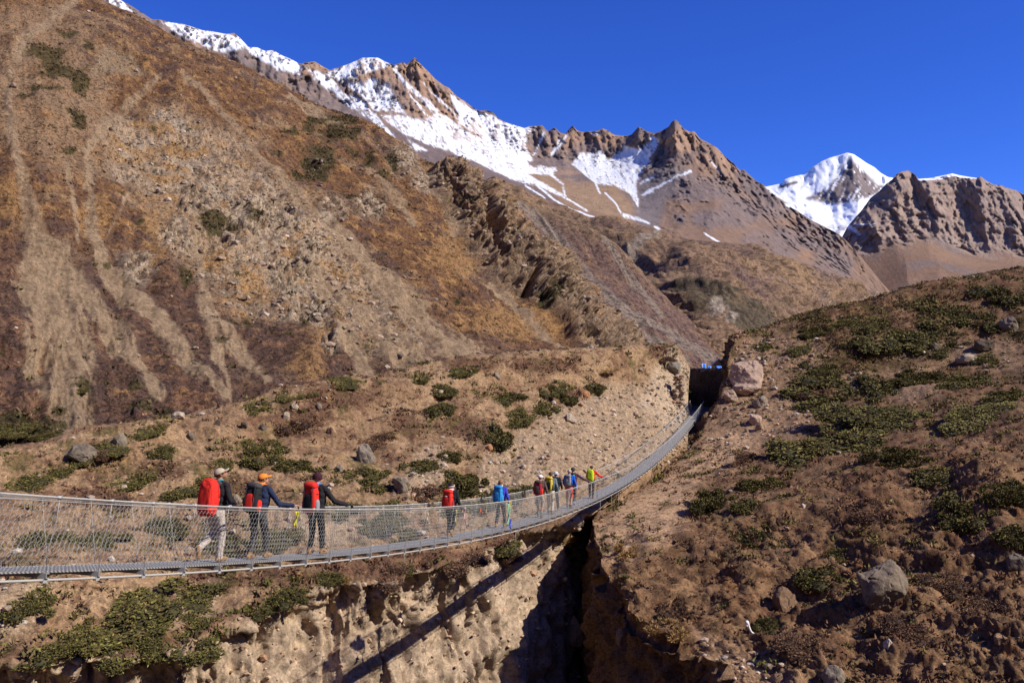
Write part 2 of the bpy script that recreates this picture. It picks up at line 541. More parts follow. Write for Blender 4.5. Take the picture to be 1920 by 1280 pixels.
    for (x, y, rx, ry) in [(90, 100, 34, 18), (120, 135, 46, 20), (150, 155, 24, 20), (100, 170, 25, 8), (145, 230, 18, 24), (130, 210, 14, 8), (130, 280, 12, 8), (55, 180, 14, 6), (75, 165, 16, 8), (130, 60, 20, 8), (160, 90, 20, 8),
                           (400, 420, 24, 24), (430, 425, 18, 10), (478, 412, 14, 10), (345, 520, 16, 24), (205, 492, 8, 11), (600, 300, 30, 34), (580, 240, 16, 12), (690, 300, 10, 26), (560, 330, 12, 14),
                           (640, 250, 40, 16), (620, 225, 60, 8), (735, 300, 12, 20), (1020, 568, 26, 26), (1000, 555, 14, 10), (870, 390, 18, 12), (590, 330, 30, 12), (655, 375, 14, 8), (265, 420, 8, 6), (250, 570, 7, 4), (570, 615, 9, 7), (540, 635, 11, 6),
                           (150, 725, 22, 11), (197, 727, 14, 7), (110, 772, 18, 7), (270, 765, 34, 11), (300, 770, 24, 9), (30, 795, 50, 20), (92, 805, 42, 16), (70, 818, 28, 12), (10, 840, 28, 10), (75, 762, 14, 7), (250, 730, 20, 9), (720, 330, 14, 10), (520, 280, 14, 8), (660, 290, 12, 16), (545, 250, 18, 8),
                           (440, 605, 14, 7), (465, 600, 8, 8), (640, 590, 9, 6), (450, 508, 9, 7), (415, 640, 12, 8), (290, 240, 6, 4), (355, 242, 9, 4), (775, 600, 9, 4), (740, 570, 12, 4), (690, 650, 10, 5), (860, 560, 10, 5), (960, 640, 9, 4)]:
        grn = np.maximum(grn, 1 - np.hypot((wx - x) / rx, (wy - y) / ry))
    gmask = sstep(0.0, 0.25, grn + .7 * fine + .4 * mid)
    c = mixc(c, olive, gmask * 0.9)
    c *= (1.0 * (1 + 0.38 * fine + 0.12 * mid + .10 * tuft))[:, None] * np.array([[1.06, 1.0, .88]])
    c = np.clip(c, 0.012, 0.6)
    alpha = np.clip(1.0 - .55 * scr * (.4 + .6 * wide) - .1 * spur_m, .2, 1)
    c = np.concatenate([c, alpha[:, None]], 1)
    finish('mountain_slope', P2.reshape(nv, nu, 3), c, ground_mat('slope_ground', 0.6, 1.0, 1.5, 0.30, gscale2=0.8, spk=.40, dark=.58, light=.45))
    sh = (nv, nu)
    q2x, q2y = proj(P2)
    return dict(P=P2.reshape(nv, nu, 3), hill=(1 - .8 * scr).reshape(sh), px=q2x.reshape(sh), py=q2y.reshape(sh), gm=np.clip(np.maximum(pale_m, np.maximum(crag_m, spur_m)), 0, 1).reshape(sh), hp=blot.reshape(sh), grn=grn.reshape(sh))
SLOPE = slope_left()

# ---- second slope behind it
def slope_second():
    FL = [
        [(860, 325, 1900), (940, 430, 1650), (1050, 590, 1300), (1140, 800, 850)],
        [(925, 345, 1900), (1000, 460, 1620), (1100, 610, 1280), (1180, 800, 870)],
        [(975, 375, 1880), (1050, 490, 1600), (1150, 620, 1300), (1230, 800, 910)],
        [(1040, 400, 1840), (1110, 500, 1600), (1210, 630, 1330), (1280, 800, 970)],
        [(1105, 430, 1780), (1170, 530, 1580), (1260, 640, 1360), (1330, 800, 1030)],
        [(1150, 462, 1740), (1215, 555, 1570), (1300, 650, 1400), (1370, 800, 1100)],
        [(1188, 500, 1720), (1250, 580, 1580), (1330, 655, 1440), (1410, 800, 1160)],
        [(1240, 555, 1760), (1300, 610, 1650), (1370, 670, 1520), (1450, 800, 1230)],
        [(1290, 605, 1900), (1340, 650, 1750), (1420, 700, 1600), (1480, 800, 1300)],
    ]
    C = push_rows(np.array([[W(*p) for p in f] for f in FL]).transpose(1, 0, 2), (220, 120))
    nv, nu = 160, 190
    S, tv, tu = grid_surface(C, nv, nu)
    P = S.reshape(-1, 3)
    px, py = proj(P)
    TU, TV = np.meshgrid(tu, tv); U, V = TU.ravel(), TV.ravel()
    N = face_cam(S, grid_normals(S)).reshape(-1, 3)
    rill = ridged(np.stack([U * 2.2, V * .5, 0 * U], 1), 4, seed=81)
    disp = (rill - .6) * 6 + fbm(P / 150, 3, seed=82) * 12 + fbm(P / 30, 4, seed=83) * 5
    disp *= .25 + .75 * sstep(.9, 1.3, V)
    fine = fbm(P / 16.0, 4, .65, seed=84)
    strk = .6 * fbm(np.stack([U * 5, V * 2.4, P[:, 2] / 200], 1), 4, .6, seed=85) + .6 * fbm(P / 40., 4, .6, seed=86)
    c = np.tile([[0.155, 0.092, 0.070]], (len(P), 1))
    c = mixc(c, (0.205, 0.12, 0.066), sstep(-.1, .4, strk + fine * .4))
    crest = sstep(1.7, 1.0, V + .3 * strk)
    c = mixc(c, (0.255, 0.165, 0.085), crest * .85)
    sm = np.full(len(P), -9.0)
    for s in [[(1000, 400, 14), (1060, 470, 16), (1120, 545, 12), (1180, 590, 10), (1250, 620, 14), (1330, 670, 18)],
              [(900, 350, 10), (960, 380, 14), (1000, 400, 10)], [(1050, 520, 6), (1120, 610, 10), (1150, 650, 10)], [(1130, 450, 6), (1200, 540, 10), (1240, 590, 8)],
              [(1000, 440, 5), (1040, 490, 9), (1060, 520, 5)], [(1020, 430, 4), (1070, 500, 7), (1090, 520, 4)], [(1180, 610, 10), (1240, 650, 12), (1280, 680, 14)]]:
        sm = np.maximum(sm, streak(px + 7 * fine, py, s))
    c = mixc(c, (0.245, 0.185, 0.135), sstep(0, .45, sm + .4 * strk) * .85)
    c = mixc(c, (0.30, 0.185, 0.08), sstep(.1, .4, fine) * crest * .5)
    c = mixc(c, (0.10, 0.07, 0.04), sstep(.25, .45, fine) * .6 * crest)
    c *= (.85 * (1 + .32 * fine + .12 * strk))[:, None]
    finish('brown_mountain_slope', (P + N * disp[:, None]).reshape(nv, nu, 3), np.clip(c, .015, .6), ground_mat('second_ground', 0.2, 1.0, 2.4, .28, spk=.11))
slope_second()

# ---- folded foothills under the snow
def foothills():
    rows = [
        [(900, 330, 3600), (1000, 372, 3500), (1100, 405, 3300), (1180, 425, 3150), (1240, 436, 3050), (1320, 452, 3050), (1420, 470, 3150), (1520, 500, 3250), (1600, 530, 3350), (1665, 556, 3450), (1760, 585, 3500)],
        [(960, 400, 3000), (1060, 440, 2850), (1150, 465, 2650), (1220, 475, 2550), (1300, 480, 2520), (1390, 500, 2600), (1480, 530, 2700), (1560, 560, 2800), (1640, 585, 2900), (1750, 610, 3000)],
        [(1000, 470, 2500), (1110, 505, 2350), (1190, 520, 2250), (1260, 520, 2180), (1330, 530, 2160), (1420, 555, 2250), (1500, 585, 2350), (1600, 610, 2500), (1740, 640, 2650)],
        [(1050, 560, 2050), (1150, 580, 2000), (1230, 580, 1950), (1300, 575, 1900), (1370, 590, 1900), (1450, 615, 2000), (1550, 640, 2150), (1720, 680, 2350)],
        [(1100, 680, 1650), (1200, 670, 1620), (1280, 665, 1600), (1340, 660, 1600), (1400, 670, 1640), (1480, 690, 1750), (1600, 700, 1900), (1720, 740, 2000)],
        [(1100, 800, 1300), (1280, 790, 1250), (1400, 790, 1250), (1720, 820, 1500)],
    ]
    nu, nv = 290, 165
    C = push_rows(loft_rows(rows, nu), (300, 60))
    tv = even_t(C, 0, nv)
    S = cr(C, tv)
    P = S.reshape(-1, 3)
    px, py = proj(P)
    N = face_cam(S, grid_normals(S)).reshape(-1, 3)
    rd = ridged(np.stack([P[:, 0] / 330 + P[:, 1] / 500, P[:, 1] / 700 - P[:, 0] / 900, P[:, 2] / 500], 1), 5, .5, seed=91)
    rk = .5 + .5 * facets(P, (55, 60, 80), 92)
    fine = fbm(P / 26.0, 4, .65, seed=93)
    blot = fbm(P / 160.0, 4, .55, seed=94)
    rockm = sstep(.1, .35, blot + .25 * fine) * sstep(1420, 1500, px + .3 * (py - 500))
    N = lean(N, .6)
    disp = (rd - .55) * 95 + fbm(P / 300., 3, seed=95) * 40 + fine * 9 + rockm * (rk - .5) * 60
    disp *= .3 + .7 * np.repeat(sstep(.9, 1.4, tv), nu)
    c = np.tile([[0.195, 0.122, 0.072]], (len(P), 1))
    c = mixc(c, (0.140, 0.086, 0.064), sstep(-.15, .2, blot + .3 * fine))
    c = mixc(c, (0.275, 0.168, 0.082), sstep(.5, .8, rd) * .5)
    c = mixc(c, (0.215, 0.16, 0.12), rockm * .7)
    dk = np.maximum.reduce([1 - np.hypot((px - x + 20 * blot) / rx, (py - y + 20 * fine) / ry) for x, y, rx, ry in [(1400, 600, 70, 38), (1330, 575, 60, 28), (1290, 545, 40, 20)]])
    c = mixc(c, (0.070, 0.055, 0.032), sstep(0, .45, dk + .4 * fine) * .85)
    er = np.maximum.reduce([1 - np.hypot((px - x) / rx, (py - y) / ry) for x, y, rx, ry in [(1340, 590, 26, 22), (1262, 536, 30, 12), (1360, 610, 16, 14)]])
    c = mixc(c, (0.33, 0.265, 0.20), sstep(.1, .5, er + .5 * fine) * .7)
    tl = streak(px + 6 * fine, py, [(1230, 440, 10), (1165, 485, 12), (1150, 520, 10)])
    c = mixc(c, (0.23, 0.175, 0.125), sstep(0, .5, tl))
    c *= (1 + .30 * fine)[:, None]
    finish('foothill_slope', (P + N * disp[:, None]).reshape(nv, nu, 3), np.clip(c, .015, .6), ground_mat('foothill_ground', 0.10, 1.0, 4.0, .28, spk=.05))
foothills()

# ---- the snow range with its crags and cirque
SKY4 = [(130, -40), (160, -18), (190, -2), (225, 2), (240, 10), (265, 26), (285, 40), (300, 40), (322, 46), (340, 47), (362, 54), (380, 60), (400, 62), (422, 66), (440, 64), (452, 76), (466, 92), (482, 92), (497, 99), (512, 97), (530, 108), (545, 114), (562, 124),
        (570, 121), (590, 118), (604, 127), (618, 135), (632, 130), (650, 124), (668, 116), (680, 110), (708, 110), (722, 118), (740, 125), (745, 122), (752, 120), (757, 119), (762, 124), (772, 114), (778, 109), (784, 118), (790, 124), (806, 140), (815, 150), (830, 162), (842, 168), (855, 183), (872, 194), (888, 207), (898, 212),
        (912, 210), (925, 214), (935, 226), (950, 234), (970, 240), (983, 244), (992, 240), (1008, 238), (1017, 237), (1026, 249), (1033, 246), (1040, 241), (1050, 251), (1060, 254), (1066, 246), (1074, 237), (1082, 247), (1092, 250), (1102, 249), (1118, 248), (1130, 243), (1140, 247), (1152, 256), (1172, 258), (1184, 256), (1192, 246), (1198, 239), (1206, 245), (1218, 251), (1228, 253), (1236, 250), (1246, 245),
        (1254, 240), (1260, 230), (1266, 226), (1272, 230), (1282, 244), (1292, 249), (1302, 248), (1312, 262), (1330, 271), (1345, 280), (1360, 297), (1375, 309), (1388, 324), (1394, 320), (1404, 330), (1420, 344), (1440, 354), (1462, 372), (1480, 390), (1500, 404), (1525, 420), (1550, 432), (1572, 442), (1600, 466), (1625, 498), (1650, 530), (1680, 566), (1720, 590)]
def snow_range():
    r0 = []
    for (x, y) in SKY4:
        d = np.interp(x, [0, 600, 800, 1000, 1150, 1266, 1450, 1700], [4200, 4600, 4700, 5000, 5000, 4600, 4500, 4200])
        r0.append((x, y, d))
    rows = [r0,
        [(130, 70, 3950), (300, 110, 4100), (450, 150, 4200), (620, 190, 4350), (700, 190, 4420), (780, 190, 4450), (850, 225, 4480), (920, 260, 4620), (1000, 290, 4700), (1080, 300, 4700), (1150, 300, 4680), (1210, 300, 4500), (1266, 300, 4300), (1340, 335, 4250), (1420, 385, 4200), (1480, 415, 4200), (1560, 465, 4150), (1640, 545, 4000), (1720, 610, 3900)],
        [(130, 205, 3620), (450, 240, 3800), (620, 260, 3900), (720, 260, 4000), (800, 285, 4050), (900, 310, 4150), (1000, 335, 4250), (1080, 345, 4250), (1150, 355, 4180), (1200, 375, 4050), (1266, 370, 3950), (1340, 385, 3850), (1430, 430, 3850), (1520, 480, 3850), (1600, 525, 3800), (1720, 640, 3600)],
        [(130, 332, 3320), (620, 340, 3500), (800, 340, 3650), (900, 350, 3700), (1000, 375, 3700), (1100, 395, 3650), (1180, 415, 3550), (1240, 425, 3480), (1330, 440, 3450), (1430, 480, 3500), (1530, 525, 3500), (1620, 570, 3450), (1720, 660, 3300)],
        [(130, 478, 2920), (700, 450, 3100), (900, 420, 3200), (1050, 450, 3150), (1180, 470, 3050), (1300, 490, 3000), (1430, 530, 3050), (1560, 575, 3100), (1720, 700, 2900)],
    ]
    nu, nv = 650, 200
    C = push_rows(loft_rows(rows, nu), (500, 300))
    tv = even_t(C, 0, nv)
    S = cr(C, tv)
    P = S.reshape(-1, 3)
    px, py = proj(P)
    V = np.repeat(tv, nu)
    N = face_cam(S, grid_normals(S)).reshape(-1, 3)
    fine = fbm(P / 45.0, 4, .65, seed=101)
    gul = ridged(np.stack([P[:, 0] / 150, P[:, 1] / 420, P[:, 2] / 520], 1), 5, .55, seed=102)
    rk = .5 + .34 * facets(P + 30 * np.stack([fine, fine, -fine], 1), (62, 90, 150), 103) + .22 * facets(P + 10 * np.stack([fine, -fine, fine], 1), (26, 36, 60), 106) + .14 * facets(P, (12, 16, 22), 110) + .22 * fbm(P / 70., 5, .62, seed=108)
    gul2 = ridged(np.stack([P[:, 0] / 60 + P[:, 2] / 400, P[:, 1] / 300, P[:, 2] / 330], 1), 3, .55, seed=107)
    N = to_eye(P)
    blot = fbm(P / 260.0, 4, .55, seed=104)
    # rock faces against smooth scree
    bowl = sstep(-16, 20, poly_sd(px + 12 * fine, py + 12 * fine, [(640, 205), (760, 215), (860, 245), (960, 285), (1030, 300), (1090, 305), (1120, 320), (1190, 330), (1250, 335), (1295, 318), (1265, 380), (1250, 430), (1200, 450), (1000, 420), (860, 340), (700, 280)]))
    low = sstep(330, 400, py + 14 * blot - .12 * np.maximum(px - 1250, 0) * 2.2)
    sky_y = np.interp(px, [q[0] for q in SKY4], [q[1] for q in SKY4])
    flank = sstep(30, 85, py - sky_y + 26 * blot + 14 * fine) * sstep(1250, 1310, px)
    smoothm = np.clip(np.maximum(np.maximum(bowl, .55 * low), .93 * flank), 0, 1)
    disp = (1 - smoothm) * ((gul - .55) * 125 + (gul2 - .5) * 40 + (rk - .5) * 60) + smoothm * (fine * 5 + (gul - .5) * (34 - 22 * flank)) + blot * 14
    # crags standing out of the scree on the right
    cm = np.maximum.reduce([1 - np.hypot((px - x + 10 * fine) / rx, (py - y + 10 * fine) / ry) for x, y, rx, ry in
                            [(1300, 355, 52, 36), (1350, 350, 40, 30), (1330, 410, 45, 22), (1385, 400, 50, 40), (1470, 455, 46, 40), (1530, 440, 60, 40), (1560, 500, 50, 40), (1500, 520, 40, 36), (1420, 450, 40, 30), (1275, 410, 14, 12)]])
    cm = sstep(0, .5, cm)
    disp += cm * ((rk - .5) * 60 + (gul2 - .5) * 14 + 14) * (1 - .5 * flank)
    disp *= .35 + .65 * sstep(1.0, 1.2, V)
    # --- colours
    dark = np.array([0.190, 0.138, 0.116]); warm = np.array([0.310, 0.195, 0.125]); brown = np.array([0.225, 0.138, 0.088]); grey = np.array([0.205, 0.165, 0.145])
    c = np.tile(dark, (len(P), 1))
    c = mixc(c, warm, sstep(-.1, .35, blot + .3 * fine) * .8)
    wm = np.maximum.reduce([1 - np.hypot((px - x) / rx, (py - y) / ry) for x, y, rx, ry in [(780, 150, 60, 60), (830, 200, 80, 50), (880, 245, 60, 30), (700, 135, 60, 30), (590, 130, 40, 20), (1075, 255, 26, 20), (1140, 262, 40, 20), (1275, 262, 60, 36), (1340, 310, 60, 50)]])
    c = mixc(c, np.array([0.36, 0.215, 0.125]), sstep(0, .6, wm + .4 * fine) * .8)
    c = mixc(c, brown * .95, flank * (1 - cm) * .85)
    c = mixc(c, np.array([.17, .115, .085]), flank * sstep(.0, .25, blot + .4 * fine) * .7)
    c = mixc(c, brown, low * (1 - cm) * (px > 900) * .9)
    c = mixc(c, np.array([0.285, 0.165, 0.088]), low * sstep(0, .3, blot) * .6)
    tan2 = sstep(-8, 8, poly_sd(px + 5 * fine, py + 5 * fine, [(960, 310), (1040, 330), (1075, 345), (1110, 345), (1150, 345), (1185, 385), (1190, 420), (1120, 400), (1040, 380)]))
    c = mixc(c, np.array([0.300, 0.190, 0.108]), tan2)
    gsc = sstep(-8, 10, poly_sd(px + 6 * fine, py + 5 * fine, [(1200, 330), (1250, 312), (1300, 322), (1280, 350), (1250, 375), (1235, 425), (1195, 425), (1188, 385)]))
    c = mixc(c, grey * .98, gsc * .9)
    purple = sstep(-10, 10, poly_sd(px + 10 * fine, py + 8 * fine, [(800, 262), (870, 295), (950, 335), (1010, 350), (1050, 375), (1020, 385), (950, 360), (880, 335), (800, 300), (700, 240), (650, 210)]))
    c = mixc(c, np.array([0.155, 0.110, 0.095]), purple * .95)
    c = mixc(c, dark * 1.0, cm * .7)
    c *= (1.0 * (1 + .30 * fine + .25 * (rk - .5)))[:, None] * np.array([[.95, .98, 1.04]])
    # --- snow lying in gullies and on the shelf
    vf = fbm(P / 16.0, 3, .65, seed=109)
    sx = px + 9 * fine + 5 * blot + 4 * vf; sy = py + 7 * fine + 4 * vf
    slant = fbm(np.stack([(px - .55 * (py - 250)) / 7.0, (py + .9 * px) / 60.0, 0 * px], 1), 4, .6, seed=105)        # runs down the slope
    snow = np.zeros(len(P))
    def field(poly, soft=5, bias=.5, ns=.8, edge=.04):
        nonlocal snow
        sd = poly_sd(sx, sy, poly)
        m = sstep(.25, .6, np.clip(sd / (2 * soft) + bias, -1, 1.4) + ns * .5 * slant - ns * edge)
        snow = np.maximum(snow, m * (sd > -2 * soft))
    field([(612, 138), (650, 122), (682, 104), (715, 106), (745, 124), (722, 124), (700, 132), (668, 143), (635, 149)], 2, .8, .2)
    field([(720, 219), (765, 221), (790, 228), (835, 219), (860, 238), (900, 262), (950, 285), (1000, 316), (1045, 316), (1030, 326), (985, 322), (960, 312), (990, 330), (1030, 352), (1060, 370), (1010, 346), (960, 335), (900, 305), (850, 285), (800, 268), (760, 250)], 4, .75, .55)
    field([(650, 176), (680, 186), (718, 228), (745, 262), (770, 275), (742, 272), (705, 234), (670, 198)], 4, .4, 1.3)
    field([(765, 262), (800, 282), (780, 282)], 3, .5, .8)
    field([(860, 192), (900, 208), (950, 230), (1000, 236), (985, 270), (1000, 300), (985, 315), (945, 290), (905, 262), (880, 225)], 6, .36, 1.5)
    field([(1075, 308), (1090, 292), (1125, 285), (1140, 305), (1165, 285), (1205, 290), (1222, 258), (1232, 262), (1210, 310), (1188, 345), (1193, 378), (1180, 360), (1150, 343), (1120, 343), (1095, 322)], 4, .75, .55)
    field([(1170, 275), (1205, 282), (1200, 300), (1170, 300)], 4, .7, .6)
    field([(300, 38), (340, 44), (450, 68), (460, 92), (420, 100), (390, 90), (350, 72), (318, 56)], 4, .34, 1.5)
    field([(180, -10), (225, 0), (245, 20), (215, 12), (190, 4)], 3, .6, .6)
    field([(440, 66), (545, 108), (570, 122), (560, 140), (520, 130), (470, 104)], 5, .42, 1.6)
    field([(560, 118), (620, 140), (700, 230), (650, 200), (600, 160)], 6, .22, 1.7)
    field([(640, 150), (730, 150), (760, 215), (700, 210)], 6, .16, 1.7)
    field([(840, 170), (900, 215), (910, 262), (860, 235)], 5, .3, 1.5)
    field([(700, 140), (735, 170), (690, 190), (640, 160)], 5, .05, 1.5)
    field([(740, 128), (760, 150), (800, 185), (860, 250), (820, 225), (770, 175), (745, 150)], 5, .33, 1.5)
    field([(790, 150), (840, 195), (880, 245), (850, 220), (800, 170)], 5, .15, 1.5)
    for s in [[(740, 130, 4), (750, 145, 3), (770, 180, 2), (800, 215, 3)], [(725, 165, 2), (700, 182, 2)], [(735, 180, 3), (760, 215, 3)],
              [(1085, 316, 3), (1115, 340, 3), (1125, 362, 2)], [(1030, 325, 3), (1055, 345, 2), (1060, 370, 2), (1100, 395, 2)], [(1135, 362, 2), (1155, 382, 2), (1165, 400, 2)],
              [(1172, 405, 5), (1195, 410, 4), (1216, 418, 2)], [(1228, 425, 3), (1236, 430, 3)], [(1190, 340, 4), (1192, 370, 4), (1195, 385, 2)],
              [(1232, 262, 3), (1210, 305, 3), (1195, 335, 3)], [(1295, 322, 3), (1270, 330, 2), (1245, 345, 2), (1205, 365, 3)], [(1225, 330, 2), (1200, 345, 3)],
              [(1020, 250, 3), (1010, 275, 2), (1000, 292, 2)], [(1050, 262, 3), (1035, 290, 3)], [(1062, 255, 3), (1045, 280, 2)], [(1110, 250, 2), (1125, 250, 2)],
              [(1000, 342, 3), (1040, 375, 2), (1070, 392, 2), (1120, 410, 2), (1170, 420, 1.6)], [(985, 348, 2), (1020, 370, 2)],
              [(1440, 352, 5), (1475, 372, 9), (1510, 388, 8), (1545, 392, 8), (1585, 402, 6), (1610, 420, 8), (1600, 440, 4)], [(1475, 385, 3), (1520, 400, 4), (1575, 425, 5), (1612, 442, 3)],
              [(1330, 300, 1.5), (1350, 322, 1.5)], [(1322, 438, 2), (1350, 455, 2)], [(560, 190, 3), (600, 205, 2)]]:
        sm = streak(px + 4 * fine, py + 4 * fine, s)
        snow = np.maximum(snow, sstep(0, .4, sm + .5 * slant))
    poke = sstep(.02, .14, .7 * vf + .5 * slant + .8 * (rk - .62)) * sstep(330, 215, py + .0 * px) + .9 * sstep(.15, .24, .6 * vf + .6 * slant)
    snow = snow * (1 - .85 * np.clip(poke, 0, 1))
    c = mixc(c, (0.74, 0.75, 0.78), snow * .96)
    disp *= (1 - .6 * snow)
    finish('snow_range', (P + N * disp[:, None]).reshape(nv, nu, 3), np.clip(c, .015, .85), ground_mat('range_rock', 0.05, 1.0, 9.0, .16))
snow_range()

# ---- rock wall on the right
def rock_wall():
    sky5 = [(1560, 480), (1590, 425), (1615, 396), (1632, 372), (1648, 360), (1662, 345), (1672, 338), (1680, 328), (1690, 322), (1703, 320), (1714, 327), (1722, 337), (1740, 338), (1760, 334), (1775, 329), (1790, 330), (1800, 334), (1812, 333), (1830, 336), (1838, 331), (1850, 340), (1862, 347), (1876, 348), (1890, 354), (1905, 358), (1920, 366), (1960, 375), (2050, 390), (2200, 430)]
    rows = [[(x, y, 5200) for x, y in sky5],
            [(1570, 500, 4950), (1600, 455, 4950), (1640, 420, 4950), (1680, 395, 4980), (1720, 390, 5000), (1800, 395, 5000), (1900, 410, 4980), (2200, 480, 4900)],
            [(1580, 520, 4800), (1620, 485, 4800), (1680, 462, 4800), (1740, 456, 4820), (1800, 470, 4820), (1900, 480, 4800), (2200, 540, 4700)],
            [(1590, 560, 4450), (1640, 530, 4400), (1700, 505, 4350), (1760, 500, 4350), (1830, 505, 4350), (1920, 510, 4300), (2200, 570, 4200)],
            [(1600, 620, 3900), (1680, 590, 3850), (1760, 570, 3800), (1920, 570, 3700), (2200, 640, 3500)]]
    nu, nv = 290, 165
    C = push_rows(loft_rows(rows, nu), (500, 250))
    tv = even_t(C, 0, nv)
    S = cr(C, tv)
    P = S.reshape(-1, 3)
    px, py = proj(P)
    V = np.repeat(tv, nu)
    N = face_cam(S, grid_normals(S)).reshape(-1, 3)
    fine = fbm(P / 50.0, 4, .65, seed=111)
    blot = fbm(P / 300.0, 4, .55, seed=112)
    gul = ridged(np.stack([P[:, 0] / 200, P[:, 1] / 500, P[:, 2] / 600], 1), 5, .55, seed=113)
    strata = fbm(np.stack([P[:, 0] / 600, P[:, 1] / 600, P[:, 2] / 34 + .0], 1), 3, .6, seed=114)
    rk = .5 + .38 * facets(P + 40 * np.stack([fine, fine, -fine], 1), (120, 160, 420), 115) + .26 * facets(P + 14 * np.stack([fine, -fine, fine], 1), (46, 60, 120), 117) + .14 * facets(P, (20, 26, 34), 119) + .12 * fbm(P / 60., 4, .62, seed=118)
    N = to_eye(P)
    butt = ridged(np.stack([P[:, 0] / 240 + .35 * blot, P[:, 2] / 1500 + 0 * P[:, 1], .2 * fine], 1), 3, .6, seed=119)
    cliff = sstep(3.25, 2.75, V + .25 * blot + .7 * (butt - .5))
    disp = cliff * ((butt - .5) * 170 + (gul - .5) * 40 + (rk - .5) * 62 + strata * 12) + (1 - cliff) * (fine * 8 + blot * 22)
    disp *= .35 + .65 * sstep(1.0, 1.15, V)
    c = np.tile([[0.265, 0.150, 0.088]], (len(P), 1))
    c = mixc(c, (0.205, 0.152, 0.122), sstep(-.05, .3, blot + .3 * fine) * .8)
    c = mixc(c, (0.30, 0.172, 0.098), sstep(0, .3, fbm(np.stack([P[:, 0] / 260 + P[:, 2] / 300, P[:, 1] / 500, 0 * P[:, 2]], 1), 3, seed=116)) * .7)
    c = mixc(c, (0.380, 0.255, 0.180), cliff * .85)
    c = mixc(c, (0.275, 0.195, 0.150), cliff * sstep(.0, .3, strata + .4 * fine) * .7)
    c *= (1 + .18 * fine)[:, None]
    c *= np.array([[.86, .93, 1.02]])
    sn = streak(px, py, [(1722, 337, 2.5), (1760, 335, 2.5), (1790, 327, 3), (1800, 332, 1), (1822, 334, 2)])
    c = mixc(c, (.8, .81, .84), sstep(0, .4, sn))
    s2 = np.maximum(streak(px, py, [(1560, 438, 7), (1585, 420, 5), (1600, 430, 5), (1612, 440, 2)]), streak(px, py, [(1600, 420, 2), (1640, 420, 1)]))
    c = mixc(c, (.8, .81, .84), sstep(0, .5, s2 + .6 * fine))
    finish('rock_wall_mountain', (P + N * disp[:, None]).reshape(nv, nu, 3), np.clip(c, .015, .85), ground_mat('wall_rock', 0.045, 1.0, 9.0, .2))
rock_wall()

# ---- white pyramid far behind
def snow_peak():
    sky6 = [(1380, 380), (1440, 354), (1466, 350), (1470, 342), (1482, 337), (1500, 333), (1508, 333), (1522, 318), (1540, 306), (1556, 299), (1575, 294), (1588, 290), (1600, 293), (1612, 301), (1625, 310), (1640, 318), (1650, 328), (1664, 337), (1676, 339), (1690, 346), (1720, 340), (1745, 337), (1770, 331), (1785, 327), (1800, 331), (1840, 337), (1900, 370)]
    rows = [[(x, y, 8600 + (abs(x - 1588) * 1.5)) for x, y in sky6],
            [(1380, 395, 8300), (1470, 360, 8350), (1530, 345, 8300), (1590, 322, 8250), (1600, 322, 8250), (1650, 350, 8450), (1900, 400, 8600)],
            [(1380, 410, 8000), (1470, 375, 8050), (1540, 375, 8000), (1600, 355, 7900), (1610, 355, 7900), (1660, 372, 8200), (1900, 430, 8400)],
            [(1380, 440, 7500), (1480, 400, 7600), (1560, 405, 7600), (1610, 395, 7500), (1660, 400, 7800), (1900, 470, 8000)],
            [(1380, 520, 6500), (1500, 480, 6600), (1600, 470, 6700), (1900, 560, 6800)]]
    nu, nv = 200, 125
    C = push_rows(loft_rows(rows, nu), (900, 500))
    tv = even_t(C, 0, nv)
    S = cr(C, tv)
    P = S.reshape(-1, 3)
    px, py = proj(P)
    V = np.repeat(tv, nu)
    N = face_cam(S, grid_normals(S)).reshape(-1, 3)
    fine = fbm(P / 80.0, 4, .65, seed=121)
    gul = ridged(np.stack([P[:, 0] / 190 - P[:, 2] / 500, P[:, 1] / 800, P[:, 2] / 900], 1), 4, .55, seed=122)
    rockm = sstep(-5, 5, poly_sd(px + 5 * fine, py + 5 * fine, [(1592, 296), (1602, 303), (1622, 322), (1645, 345), (1660, 350), (1650, 362), (1625, 372), (1600, 378), (1570, 384), (1545, 380), (1510, 372), (1545, 355), (1575, 325)]))
    N = to_eye(P)
    disp = (gul - .5) * 150 + fine * 30 + rockm * (ridged(P / 120., 4, .6, seed=123) - .5) * 60
    disp *= .1 + .9 * sstep(1.0, 1.25, V)
    c = np.tile([[0.80, 0.81, 0.84]], (len(P), 1))
    slab = fbm(np.stack([(px + .6 * (py - 340)) / 6.0, (py - .45 * px) / 26.0, 0 * px], 1), 3, .6, seed=124)
    c = mixc(c, (0.16, 0.125, 0.115), rockm * sstep(.30, .05, slab - .05))
    c = mixc(c, (0.24, 0.17, 0.13), rockm * sstep(.2, .4, fine) * .5)
    edge = streak(px, py, [(1462, 352, 3), (1480, 345, 4), (1495, 342, 3)])
    c = mixc(c, (0.2, 0.16, 0.15), sstep(0, .5, edge))
    lowr = sstep(418, 446, py + 20 * fine) * sstep(-.1, .1, fine + slab * .5 - .02)
    c = mixc(c, (0.22, 0.16, 0.12), lowr)
    finish('snow_peak', (P + N * disp[:, None]).reshape(nv, nu, 3), np.clip(c, .015, .85), ground_mat('peak_rock', 0.02, 0.7, 10.0, .12))
snow_peak()

